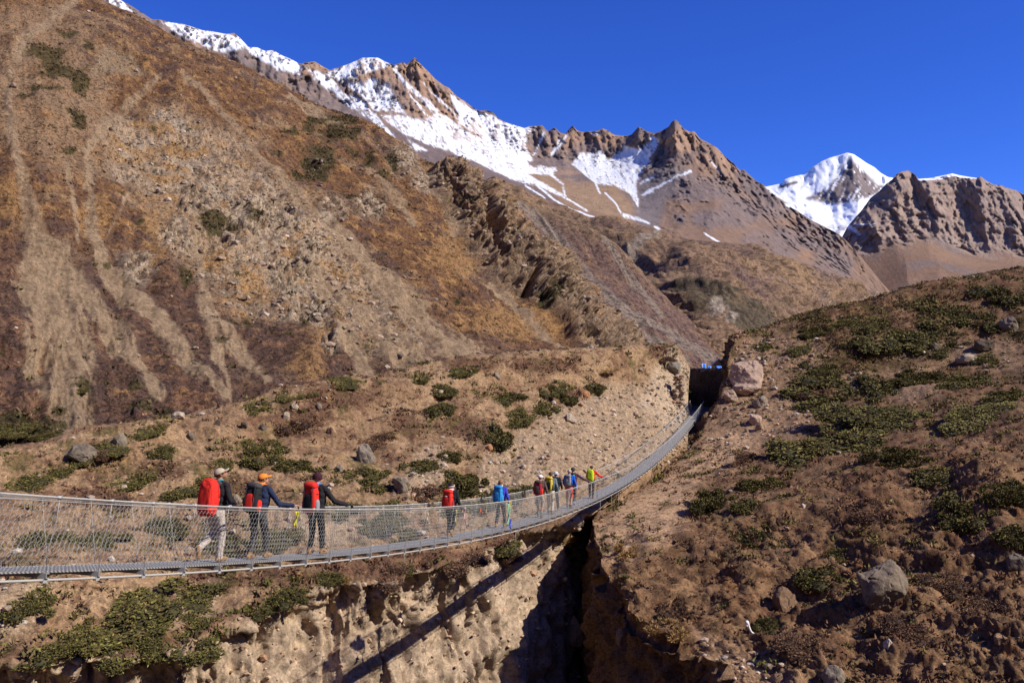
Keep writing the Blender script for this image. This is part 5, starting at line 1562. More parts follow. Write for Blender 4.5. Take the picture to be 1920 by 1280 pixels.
for a in [
    # far bank
    (480, 832, 105, 50, 'broad juniper shrub on the left bank above the orange-capped hiker'),
    (545, 862, 60, 42, 'juniper shrub between the broad one and the maroon-hatted hiker'),
    (690, 886, 96, 44, 'juniper shrub spreading right below the large lone boulder'),
    (868, 880, 92, 80, 'tall dark juniper on the near edge of the gravel chute'),
    (838, 846, 46, 34, 'small juniper touching the tall dark one by the gravel chute'),
    (785, 866, 52, 40, 'juniper left of the tall dark one, in pale stones'),
    (925, 806, 70, 46, 'juniper thicket at the top left edge of the gravel'),
    (965, 772, 76, 42, 'juniper thicket just above the gravel, right of a russet patch'),
    (1010, 758, 60, 32, 'juniper touching the flat orange stone on its left'),
    (1030, 717, 74, 24, 'wide low juniper high on the far bank'),
    (1112, 718, 44, 36, 'lone round juniper above the flat orange stone'),
    (1066, 742, 38, 28, 'small juniper left of the flat orange stone'),
    (950, 738, 62, 30, 'low juniper under the wide one on the upper bank'),
    (822, 716, 80, 26, 'long dark juniper near the middle of the bank skyline'),
    (782, 708, 40, 20, 'small juniper left of the long dark one near the skyline'),
    (870, 690, 50, 18, 'juniper just under the skyline of the far bank'),
    (825, 757, 54, 28, 'juniper below the long dark one on the upper bank'),
    (710, 955, 110, 40, 'wide juniper mat behind the handrail right of the maroon hat'),
    (640, 948, 70, 40, 'juniper behind the outstretched arm of the maroon-hatted hiker'),
    (830, 930, 110, 36, 'juniper mat directly behind the white-headband hiker'),
    (905, 925, 80, 34, 'juniper mat between the white-headband hiker and the blue pack'),
    (972, 914, 56, 34, 'juniper just right of the light-haired hiker'),
    (352, 905, 84, 36, 'juniper behind the big red pack, just above the handrail'),
    (250, 890, 74, 32, 'loose juniper on the left bank below the split boulder'),
    (190, 822, 110, 26, 'juniper mat on the crest behind the split boulder'),
    (140, 858, 60, 22, 'small juniper in front of the split boulder'),
    (45, 900, 80, 32, 'juniper at the far left edge above the handrail'),
    (95, 880, 60, 30, 'loose juniper near the left edge below the crest'),
    (300, 838, 56, 26, 'small juniper below the dark cracked stone'),
    (410, 865, 50, 28, 'juniper left of the broad one on the left bank'),
    (280, 800, 60, 18, 'juniper on the crest right of the grey boulder'),
    (470, 758, 60, 20, 'juniper on the crest of the left bank above the hikers'),
    (560, 730, 70, 18, 'juniper along the crest left of the bank middle'),
    (640, 712, 60, 16, 'low juniper further along the crest to the right'),
    (160, 1000, 130, 50, 'juniper thicket seen through the netting at the left'),
    (60, 1010, 90, 50, 'juniper seen through the netting near the left edge'),
    (290, 985, 110, 46, 'juniper seen through the netting left of the big red pack'),
    (430, 1010, 100, 44, 'juniper seen through the netting behind the first hiker legs'),
    (520, 1000, 80, 40, 'juniper seen through the netting between second and third hiker'),
    (760, 985, 90, 36, 'juniper seen through the netting left of the white-headband hiker'),
    (220, 1120, 230, 84, 'largest bright juniper mat under the left end of the bridge'),
    (120, 1178, 150, 70, 'bright juniper mat low at the left, near the cliff brink'),
    (335, 1180, 160, 64, 'juniper mat right below the largest one, on the brink'),
    (235, 1190, 130, 60, 'juniper in the middle of the mats on the brink'),
    (55, 1105, 130, 50, 'juniper under the bridge at the left edge'),
    (370, 1108, 100, 46, 'juniper under the bridge right of the largest mat'),
    (478, 1134, 56, 46, 'dark juniper on the cliff brink under the first two hikers'),
    (538, 1106, 66, 44, 'juniper on the brink under the orange-capped hiker'),
    (612, 1076, 50, 28, 'small juniper under the bridge left of the cliff'),
    (755, 1062, 44, 20, 'little juniper on the brink above the bridge shadow'),
    (1066, 1020, 40, 40, 'juniper by straw grass on the brink right under the far hikers'),
    (940, 1016, 60, 24, 'juniper just under the deck where the bridge shadow starts'),
    # right hillside
    (1345, 918, 92, 96, 'upright dark juniper on bare ground right of the bridge'),
    (1440, 890, 82, 66, 'dark juniper right of the upright one'),
    (1425, 992, 110, 56, 'dark juniper below the upright one on the brown slope'),
    (1590, 718, 190, 62, 'big green juniper mound in the middle of the right hillside'),
    (1675, 722, 140, 50, 'juniper mound joined to the right of the big green one'),
    (1545, 828, 200, 74, 'green juniper mat right of the bare ground'),
    (1610, 790, 190, 54, 'green juniper behind the mat right of the bare ground'),
    (1705, 788, 200, 50, 'low juniper spreading right of the green mat'),
    (1685, 836, 96, 88, 'very dark juniper below the green mat'),
    (1542, 678, 74, 34, 'small juniper above the big green mound'),
    (1622, 634, 74, 30, 'rounded juniper on the upper right hillside'),
    (1668, 606, 170, 46, 'juniper mat under the right skyline'),
    (1520, 612, 56, 30, 'juniper on the skyline left of the right hillside top'),
    (1600, 592, 100, 34, 'juniper along the skyline of the right hillside'),
    (1780, 565, 180, 50, 'dark juniper on the skyline of the right hillside'),
    (1880, 530, 120, 46, 'juniper at the highest point of the right skyline'),
    (1860, 580, 110, 40, 'rusty green juniper under the highest skyline point'),
    (1730, 640, 100, 40, 'juniper in the middle of the upper right hillside'),
    (1720, 694, 90, 44, 'juniper right of the mound in the pale gravel'),
    (1830, 712, 110, 44, 'juniper mound right of the pale rock pile'),
    (1900, 735, 90, 50, 'juniper at the right edge below the rock pile'),
    (1850, 660, 80, 30, 'low juniper behind the pale rock pile'),
    (1850, 780, 170, 44, 'dark low juniper at the right, mid hillside'),
    (1810, 930, 120, 90, 'large dark shrub near the right edge over shaded ground'),
    (1890, 905, 90, 70, 'dark shrub at the right edge above the shaded hollow'),
    (1760, 880, 80, 40, 'dark olive shrub left above the large dark one'),
    (1905, 990, 70, 60, 'dark shrub at the right edge below the shaded hollow'),
    (1525, 1062, 74, 70, 'dark olive shrub left of the fractured boulder'),
    (1575, 1030, 50, 44, 'dark shrub in the hollow up left of the fractured boulder'),
    (1410, 940, 60, 34, 'low juniper between the two dark ones on the brown slope'),
    (1440, 1166, 44, 34, 'small olive shrub right of the bone'),
    (1438, 640, 50, 20, 'little juniper near the left end of the right skyline'),
    (1500, 650, 44, 20, 'little juniper on the gravel above the banded boulder'),
]:
    shrub(*a, kind='j', k=int(a[0] * 7 + a[1]) % 15)
for a in [
    (785, 915, 76, 40, 'russet bush in front of the half hidden grey boulder'),
    (180, 838, 60, 30, 'russet bush right below the dark split boulder'),
    (200, 925, 90, 30, 'russet bush mass above the handrail at the left'),
    (545, 785, 70, 40, 'russet heath bush around the pale stone pair'),
    (700, 818, 60, 34, 'russet bush just above the large lone boulder'),
    (1240, 668, 36, 18, 'russet bush at the top of the cutting wall'),
    (1524, 738, 44, 28, 'pinkish brown bush against the big green mound'),
    (1396, 858, 60, 30, 'pinkish brown bush at the bottom of the bare ground'),
    (1640, 950, 80, 40, 'brown bush on the rib above the fractured boulder'),
    (1770, 1080, 80, 44, 'brown heath bush right of the fractured boulder'),
    (1700, 1170, 90, 44, 'brown heath bush below the fractured boulder'),
    (1260, 1130, 70, 40, 'brown heath bush over the shaded gully edge'),
    (1500, 1200, 80, 40, 'brown heath bush right below the bone'),
    (1850, 1130, 90, 50, 'brown heath bush towards the lower right corner'),
    (860, 1040, 90, 40, 'brown turf bush hanging over the cliff by the bridge shadow'),
    (730, 1072, 70, 34, 'brown turf hanging over the cliff left of the shadow'),
    (955, 1030, 60, 30, 'brown turf bush on the brink under the far hikers'),
]:
    shrub(*a, kind='r', k=int(a[0]) % 2)
for a in [
    (1062, 996, 40, 30, 'straw yellow grass tuft above the brink juniper'),
    (1172, 1022, 44, 40, 'golden grass tuft hanging over the recess'),
    (1250, 1172, 60, 34, 'golden grass tuft over the dark gully'),
    (640, 1082, 26, 20, 'small straw tuft under the bridge middle'),
    (305, 1228, 20, 22, 'small yellow grass tuft on the left brink'),
    (1140, 690, 30, 10, 'pale grass tuft near the top of the gravel'),
]:
    shrub(*a, kind='s', k=int(a[0]) % 2)
for i, (x, y, w, h) in enumerate([(30, 795, 70, 36), (92, 806, 62, 28), (150, 726, 34, 16)]):
    shrub(x, y, w, h, ['big olive thicket at the foot of the great slope, left edge', 'olive thicket right of the big one at the slope foot', 'olive thicket alone above the slope foot'][i], 'j', i, ('slope',))

# ---- low cover: heath and dwarf juniper that nobody could count
def cover(name, D, n, wfun, smin, smax, seed, pal, nblade, label, wid=.35, up=.5, top=440):
    rs = np.random.RandomState(seed)
    P = D['P'].reshape(-1, 3); px = D['px'].ravel(); py = D['py'].ravel()
    w = np.maximum(wfun(D, P, px, py), 0) * (px > -60) * (px < 1980) * (py > top) * (py < 1330)
    k = rs.choice(len(P), n, p=w / w.sum())
    q = P[k]
    size = rs.uniform(smin, smax, n)
    pal = np.array(pal)
    col0 = pal[rs.randint(len(pal), size=n)] * rs.uniform(.7, 1.3, n)[:, None]
    m = n * nblade
    ii = np.repeat(np.arange(n), nblade)
    base = q[ii] + rs.normal(size=(m, 3)) * np.array([.55, .55, .12]) * size[ii][:, None]
    o = rs.normal(size=(m, 3)) * .75; o[:, 2] = np.abs(o[:, 2]) * .5 + up
    o /= np.linalg.norm(o, axis=1)[:, None]
    s = np.cross(o, rs.normal(size=(m, 3))); s /= np.linalg.norm(s, axis=1)[:, None] + 1e-9
    L = size[ii][:, None] * rs.uniform(.45, 1.0, m)[:, None]
    ww = L * wid
    V = np.stack([base - s * ww * .8, base + o * L, base + s * ww * .8], 1).reshape(-1, 3)
    F = (np.arange(m) * 3)[:, None] + np.array([[0, 1, 2]])
    C = np.repeat(col0[ii] * rs.uniform(.75, 1.25, m)[:, None], 3, 0)
    me = mesh_np(name, V, F, [MATS['leaf_col']], C, smooth=False)
    return link(name, me, kind='stuff', label=label, category='ground cover')
def w_heath(D, P, px, py):
    n = fbm(P / 1.6, 4, .6, seed=191)
    h = D['hp'].ravel() if 'hp' in D else np.zeros(len(P))
    g = np.clip(D['gm'].ravel(), 0, 1)
    return (sstep(.0, .3, n) + sstep(-.2, .4, h) * 1.5 + .04) * D['hill'].ravel() * (1 - .9 * g) * P[:, 1] ** 2
def w_jun(D, P, px, py):
    n = fbm(P / 2.3, 4, .6, seed=192)
    g = np.clip(D['gm'].ravel(), 0, 1)
    up = sstep(860, 640, py) * (px > 1400) * .25
    lf = sstep(1040, 1100, py) * (px < 600) * .3
    return sstep(.12, .3, n + up + lf) * D['hill'].ravel() * (1 - .8 * g) * P[:, 1] ** 2
def w_straw(D, P, px, py):
    return sstep(.2, .4, fbm(P / 1.5, 3, seed=193)) * D['hill'].ravel() * P[:, 1] ** 2
cover('heath_cover', BANK, 11000, w_heath, .10, .34, 11, RUS, 9, 'low brown heath tufts over the far bank')
cover('dwarf_juniper_cover', BANK, 6500, w_jun, .12, .38, 12, JUN, 11, 'dwarf juniper tufts over the far bank')
cover('dry_grass_cover', BANK, 2500, w_straw, .08, .2, 13, STR, 7, 'dry yellow grass wisps over the far bank', .12, .8)
cover('hill_heath_cover', HILL, 14000, w_heath, .10, .36, 14, [(.13, .066, .034), (.17, .088, .045), (.10, .054, .03), (.20, .115, .055)], 7, 'low brown heath tufts over the right hillside')
cover('hill_juniper_cover', HILL, 8000, w_jun, .12, .38, 15, JUN, 11, 'dwarf juniper tufts over the right hillside')
cover('hill_grass_cover', HILL, 2500, w_straw, .06, .18, 16, [(.22, .13, .055), (.18, .10, .045)], 7, 'dry brown grass wisps over the right hillside', .12, .8)
cover('slope_scrub', SLOPE, 5200, w_bush, .8, 2.6, 17, [(.075, .062, .022), (.06, .052, .02), (.09, .055, .03), (.11, .06, .035)], 8, 'small dark scrub dotted over the great slope', .5, .5, -20)
cover('slope_grass', SLOPE, 6000, lambda D, P, px, py: (1 - D['gm'].ravel()) * D['hill'].ravel() ** 3 * P[:, 1] ** 2 * (px < 1230), .5, 1.5, 18, [(.26, .15, .065), (.20, .11, .05), (.14, .08, .05)], 4, 'dry grass clumps dotted over the great slope', .5, .5, -20)
# ------------------------------------------------------------------ hikers
def cloth(name, col, rough=.85, bump=.25, scale=26):
    return plain_mat('cloth_' + name, col, rough, 0, .14, scale, bump, .2, .006)
SKIN = plain_mat('skin', (.46, .24, .15), .55, 0, .08, 20, 0, .35)
SKIN2 = plain_mat('tanned_skin', (.30, .145, .085), .55, 0, .08, 20, 0, .35)
EYE = plain_mat('eye', (.03, .025, .02), .3, 0, 0, 5)
LIP = plain_mat('lip', (.36, .13, .10), .5, 0, .05, 20)

def rotm(yaw, pitch):
    return np.array((Matrix.Rotation(math.radians(yaw), 3, 'Z') @ Matrix.Rotation(math.radians(-pitch), 3, 'X')))

def capsule(a, b, ra, rb, V0):
    a, b = np.asarray(a, float), np.asarray(b, float)
    d = b - a
    L = np.linalg.norm(d)
    d = d / L if L > 1e-6 else np.array([0, 0, 1.0])
    t = V0 @ d
    return np.where((t > 0)[:, None], b + rb * V0, a + ra * V0)

def hand_bones(w, f, lat, side, curl, m):
    """palm, four unequal fingers with a knuckle bend, thumb off the side of the palm."""
    f = np.asarray(f, float); f /= np.linalg.norm(f)
    lat = np.asarray(lat, float); lat -= f * (lat @ f); lat /= np.linalg.norm(lat)
    nrm = np.cross(lat, f) * side                     # way the fingers close
    if nrm[2] > 0:
        nrm = -nrm
    B = []
    for o in (-.022, 0, .022):
        B.append((w + lat * o * .7, w + f * .082 + lat * o, .018, .016, m))
    for o, L in ((-.033, .066), (-.011, .076), (.011, .072), (.033, .056)):
        k0 = w + f * .088 + lat * o
        a1 = math.radians(curl); a2 = math.radians(curl * 2.0)
        k1 = k0 + (f * math.cos(a1) + nrm * math.sin(a1)) * L * .55
        k2 = k1 + (f * math.cos(a2) + nrm * math.sin(a2)) * L * .5
        B.append((k0, k1, .0095, .009, m)); B.append((k1, k2, .009, .0078, m))
    t0 = w + f * .028 - lat * .026
    t1 = t0 + (f * .55 - lat * .7 + nrm * .35) * .045
    t2 = t1 + (f * .85 - lat * .1 + nrm * .45) * .035
    B.append((t0, t1, .0125, .011, m)); B.append((t1, t2, .0105, .009, m))
    return B

def ellipsoid_cap(name, c, R, rx, ry, rz, cut, mat, parent, sub=None, wr=.0, seed=1):
    """shell over the head above a cutting height."""
    V, F = sub or ICO3
    P = V.copy()
    P[:, 2] = np.maximum(P[:, 2], cut)
    P = P * np.array([rx, ry, rz]) * (1 + wr * fbm(V * 3, 3, seed=seed))[:, None]
    P = P @ np.asarray(R).T + np.asarray(c)
    return link(name, mesh_np(name, P, F, [mat]), parent)

def make_person(s):
    D, side, H = s['D'], s.get('side', 0.0), s.get('H', 1.72)
    k = H / 1.72
    base = bpt(D, side, .006)
    root = thing('person', s['label'], 'person', base, BRIDGE_YAW + math.radians(s.get('turn', 0)), 'hikers crossing the footbridge')
    J = dict(hipL=(-.095, 0, .92), hipR=(.095, 0, .92), kneeL=(-.10, .06, .50), kneeR=(.10, .02, .50), ankL=(-.10, .10, .095), ankR=(.10, -.12, .095),
             toeL=(-.115, .24, .045), toeR=(.115, .02, .045), shL=(-.185, 0, 1.405), shR=(.185, 0, 1.405), elL=(-.27, .03, 1.13), elR=(.27, .03, 1.13), wrL=(-.25, .20, .98), wrR=(.25, .20, .98))
    J.update(s.get('pose', {}))
    lean_ = math.radians(s.get('lean', 5))
    piv = np.array([0, 0, .92])
    cl, sl = math.cos(lean_), math.sin(lean_)
    def up(p):                                            # upper body leans about the hips
        p = np.asarray(p, float) - piv
        return np.array([p[0], p[1] * cl + p[2] * sl, p[2] * cl - p[1] * sl]) + piv
    for n in ('shL', 'shR'):
        J[n] = up(J[n])
    fixed = s.get('fixed', ())                            # joints given in their final place
    for n in ('elL', 'elR', 'wrL', 'wrR'):
        if n not in fixed:
            J[n] = up(J[n])
    J = {n: np.asarray(v, float) for n, v in J.items()}
    mats = []
    def mi(m):
        if m not in mats:
            mats.append(m)
        return mats.index(m)
    jk, tr, bt, sk = mi(s['jacket']), mi(s['trousers']), mi(s['boots']), mi(s.get('skin', SKIN))
    shin = mi(s['shin']) if 'shin' in s else tr
    sl_m = mi(s['sleeve']) if 'sleeve' in s else jk
    sock = mi(s['sock']) if 'sock' in s else None
    B = []
    loose = s.get('loose', 1.0)
    # trunk
    B.append((np.array([-.07, -.005, .93]), np.array([.07, -.005, .93]), .118, .118, tr))
    B.append((np.array([-.06, -.035, .90]), np.array([.06, -.035, .90]), .105, .105, tr))
    for (x, y, z, r, m) in ((.06, .0, 1.05, .125, jk), (.075, .0, 1.16, .125, jk), (.09, .0, 1.28, .128, jk), (.11, -.01, 1.37, .095, jk)):
        B.append((up((-x, y, z)), up((x, y, z)), r, r, m))
    B.append((up((-.06, 0, .99)), up((.06, 0, .99)), .125, .125, jk))
    B.append((J['shL'], J['shR'], .072, .072, jk))
    B.append((up((0, -.005, 1.40)), up((0, .015, 1.50)), .068, .056, jk))
    B.append((up((0, .0, 1.47)), up((0, .02, 1.54)), .054, .052, sk))
    # head
    hc = up((0, .025, 1.615))
    R = rotm(s.get('yaw', 0), -s.get('pitch', 0) - math.degrees(lean_) * .3)
    def hp_(p):
        return hc + R @ np.asarray(p, float)
    B.append((hp_((0, -.022, .012)), hp_((0, .022, .025)), .083, .078, sk))
    B.append((hp_((0, .03, -.045)), hp_((0, .045, -.055)), .060, .045, sk))
    B.append((hp_((0, .098, .005)), hp_((0, .110, -.020)), .010, .014, sk))
    B.append((hp_((-.03, .088, .022)), hp_((.03, .088, .022)), .018, .018, sk))
    for q in (-1, 1):
        B.append((hp_((q * .083, -.01, .015)), hp_((q * .087, -.014, -.018)), .017, .012, sk))
        B.append((hp_((q * .032, .094, .008)), hp_((q * .034, .094, .008)), .0125, .0125, mi(EYE)))
    B.append((hp_((-.018, .094, -.048)), hp_((.018, .094, -.048)), .010, .010, mi(LIP)))
    # limbs
    for q in ('L', 'R'):
        h, kn, an, to = J['hip' + q], J['knee' + q], J['ank' + q], J['toe' + q]
        B.append((h, kn, .092 * loose, .068 * loose, tr))
        B.append((kn, kn + (an - kn) * .35, .066 * loose if shin == tr else .056, .064 * loose if shin == tr else .058, tr if shin == tr else shin))
        B.append((kn + (an - kn) * .35, an, .064 * loose if shin == tr else .057, .052 * loose if shin == tr else .042, shin))
        ft = to - an; ft[2] = 0 if abs(ft[2]) < .1 else ft[2]
        fd = (to - an) / np.linalg.norm(to - an)
        heel = an - fd * .045 + np.array([0, 0, -.045]) if an[2] < .14 else an - fd * .03 + np.array([0, -.05, -.01])
        B.append((an + (kn - an) * .13, an, .056, .052, bt))
        B.append((heel, an, .042, .05, bt))
        B.append((heel, to, .042, .040, bt))
        B.append((an + (to - an) * .45, to, .048, .040, bt))
        if sock is not None:
            B.append((an + (kn - an) * .15, an + (kn - an) * .30, .054, .050, sock))
        sh, el, wr = J['sh' + q], J['el' + q], J['wr' + q]
        B.append((sh, el, .066, .054, sl_m)); B.append((el, el + (wr - el) * .90, .054, .040, sl_m)); B.append((el + (wr - el) * .85, wr, .030, .027, sk))
        f = wr - el
        lat = np.array([0, 1.0, 0]) if abs((f / np.linalg.norm(f))[1]) < .8 else np.array([1.0, 0, 0])
        if q in s.get('grip', ''):
            f = np.array([.35 if q == 'R' else -.35, .9, -.15])
            B += hand_bones(wr, f, np.array([1.0 if q == 'R' else -1.0, .3, 0]), 1, 48, mi(s.get('glove', s.get('skin', SKIN))))
        else:
            B += hand_bones(wr, f / np.linalg.norm(f), lat, 1, 22, mi(s.get('glove', s.get('skin', SKIN))))
    # collar / hood
    if 'hood' in s:
        B.append((up((-.07, -.085, 1.45)), up((.07, -.085, 1.45)), .055, .055, mi(s['hood'])))
        B.append((up((-.08, .0, 1.475)), up((0, .065, 1.47)), .035, .03, mi(s['hood'])))
        B.append((up((.08, .0, 1.475)), up((0, .065, 1.47)), .035, .03, mi(s['hood'])))
    if 'collar' in s:
        B.append((up((-.05, .01, 1.485)), up((.05, .01, 1.485)), .052, .052, mi(s['collar'])))
    # one continuous surface
    V0, F0 = ICO2
    VV = [capsule(a, b, ra, rb, V0) for a, b, ra, rb, m in B]
    V = np.concatenate(VV) * k
    F = np.concatenate([F0 + i * len(V0) for i in range(len(B))])
    tmp = link('tmp_body', mesh_np('tmp_body', V, F))
    md = tmp.modifiers.new('r', 'REMESH'); md.mode = 'VOXEL'; md.voxel_size = s.get('voxel', .017); md.adaptivity = 0
    sm = tmp.modifiers.new('s', 'SMOOTH'); sm.factor = .5; sm.iterations = 2
    bpy.context.view_layer.update()
    dg = bpy.context.evaluated_depsgraph_get()
    me = bpy.data.meshes.new_from_object(tmp.evaluated_get(dg))
    bpy.data.objects.remove(tmp)
    n = len(me.vertices)
    co = np.zeros(n * 3, np.float32); me.vertices.foreach_get('co', co); co = co.reshape(-1, 3)
    def nearest(Q):
        best = np.full(len(Q), 9.0); idx = np.zeros(len(Q), int)
        for (a, b, ra, rb, m) in B:
            a = a * k; b = b * k
            d = b - a; L2 = d @ d + 1e-9
            t = np.clip((Q - a) @ d / L2, 0, 1)
            dist = np.linalg.norm(Q - a - t[:, None] * d, axis=1) - (ra + t * (rb - ra)) * k
            mk = dist < best
            best = np.where(mk, dist, best); idx = np.where(mk, m, idx)
        return idx
    vm = nearest(co)
    nr = np.zeros(n * 3, np.float32); me.vertices.foreach_get('normal', nr); nr = nr.reshape(-1, 3)
    cl_ = np.isin(vm, [jk, tr, sl_m] + ([] if shin == sk else [shin]))
    wr_ = fbm(co * np.array([[16, 16, 24]]), 3, seed=5) * .009 + ridged(co * np.array([[9, 9, 15]]), 2, seed=8) * .006
    co = co + nr * (wr_ * cl_ * (vm != sk))[:, None]
    me.vertices.foreach_set('co', co.ravel())
    li = np.zeros(len(me.loops), np.int32); me.loops.foreach_get('vertex_index', li)
    ls = np.zeros(len(me.polygons), np.int32); me.polygons.foreach_get('loop_start', ls)
    lt = np.zeros(len(me.polygons), np.int32); me.polygons.foreach_get('loop_total', lt)
    fc = np.add.reduceat(co[li], ls, axis=0) / lt[:, None]
    me.materials.clear()
    for m in mats:
        me.materials.append(m)
    me.polygons.foreach_set('material_index', nearest(fc).astype(np.int32))
    me.polygons.foreach_set('use_smooth', np.ones(len(me.polygons), bool))
    me.update()
    me.name = 'body'
    link('body', me, root)
    # headgear and hair
    hk = hc * k
    if 'hair' in s:
        long = s.get('hair_long', 0)
        ellipsoid_cap('hair', hk + R @ np.array([0, -.014, .024]) * k, R, .093 * k, .100 * k, .094 * k, -.25, s['hair'], root, None, .10, 3)
        if long:
            V, F = ICO3
            P = V * np.array([.082, .055, .10 + long]) * (1 + .12 * fbm(V * 4, 3, seed=4))[:, None]
            P = P @ R.T + hk + R @ np.array([0, -.055, -.035 - long * .5]) * k
            link('hair_length', mesh_np('hair_length', P, F, [s['hair']]), root)
    hat = s.get('hat')
    if hat:
        kind, hm = hat
        if kind == 'cap':
            c = ellipsoid_cap('cap', hk + R @ np.array([0, -.004, .040]) * k, R, .099 * k, .108 * k, .086 * k, -.12, hm, root, None, .03, 3)
            V, F = ICO2
            P = V * np.array([.075, .075, .010]); P[:, 2] -= (V[:, 0] ** 2) * .018
            P = P @ R.T * k + hk + R @ np.array([0, .120, .036]) * k
            link('peak', mesh_np('peak', P, F, [hm]), c)
        elif kind == 'beanie':
            c = ellipsoid_cap('beanie', hk + R @ np.array([0, -.008, .034]) * k, R, .101 * k, .110 * k, .105 * k, -.35, hm, root, None, .05, 3)
            a = np.linspace(0, 2 * math.pi, 25)
            pts = np.stack([np.cos(a) * .099, np.sin(a) * .107 - .008, np.full(25, .002)], 1) @ R.T * k + hk
            v, f = path_tube(pts, .016, 6); link('beanie_cuff', mesh_py('beanie_cuff', v, f, hm), c)
        elif kind == 'sunhat':
            c = ellipsoid_cap('sun_hat', hk + R @ np.array([0, -.004, .044]) * k, R, .100 * k, .108 * k, .090 * k, -.1, hm, root, None, .03, 3)
            V, F = ICO3
            P = V * np.array([.150, .160, .012]); P[:, 2] -= (V[:, 0] ** 2) * .02
            P = P @ R.T * k + hk + R @ np.array([0, .0, .030]) * k
            link('brim', mesh_np('brim', P, F, [hm]), c)
        elif kind == 'band':
            a = np.linspace(0, 2 * math.pi, 25)
            for dz in (.010,):
                pts = np.stack([np.cos(a) * .094, np.sin(a) * .103 - .006, np.full(25, dz) + .012 * np.sin(a)], 1) @ R.T * k + hk
                v, f = path_tube(pts, .011, 6); link('headband', mesh_py('headband', v, f, hm), root)
    if 'scarf' in s:
        a = np.linspace(0, 2 * math.pi, 22)
        for dz, rr in ((0, .085), (.028, .078)):
            pts = np.array([up((math.cos(t) * rr, math.sin(t) * (rr + .005) + .01, 1.475 + dz - .012 * math.sin(t))) for t in a]) * k
            v, f = path_tube(pts, .024, 7); link('scarf', mesh_py('scarf', v, f, s['scarf']), root)
    if 'knee_strap' in s:
        kn, hp2 = J['kneeR'], J['hipR']
        c = kn + (hp2 - kn) * .25
        a = np.linspace(0, 2 * math.pi, 20)
        pts = np.array([c + np.array([math.cos(t) * .083, math.sin(t) * .083, .02 * math.sin(t)]) for t in a]) * k
        v, f = path_tube(pts, .010, 6); link('knee_strap', mesh_py('knee_strap', v, f, s['knee_strap']), root)
    root['k'] = k
    del root['k']
    if 'pack' in s:
        make_pack(s, base, k, up)
    return root

def sqz(V, e):
    return np.sign(V) * np.abs(V) ** e

def blob(name, c, sz, mat, parent, e=.6, wr=.03, seed=1, taper=0.0, sub=None, lean_fn=None, k=1.0, folds=0.0):
    V, F = sub or ICO3
    P = sqz(V, e)
    P[:, :2] *= (1 - taper * (P[:, 2:3] * .5 + .0))
    n = fbm(V * 2.6, 4, .6, seed=seed)
    fo = ridged(np.stack([V[:, 0] * 2.2, V[:, 1] * 2.2, V[:, 2] * 5.0], 1), 3, seed=seed + 9) - .55
    P = P * (1 + wr * n + folds * fo)[:, None]
    P = P * np.asarray(sz) * .5 + np.asarray(c)
    if lean_fn:
        P = np.array([lean_fn(p) for p in P])
    return link(name, mesh_np(name, P * k, F, [mat]), parent)

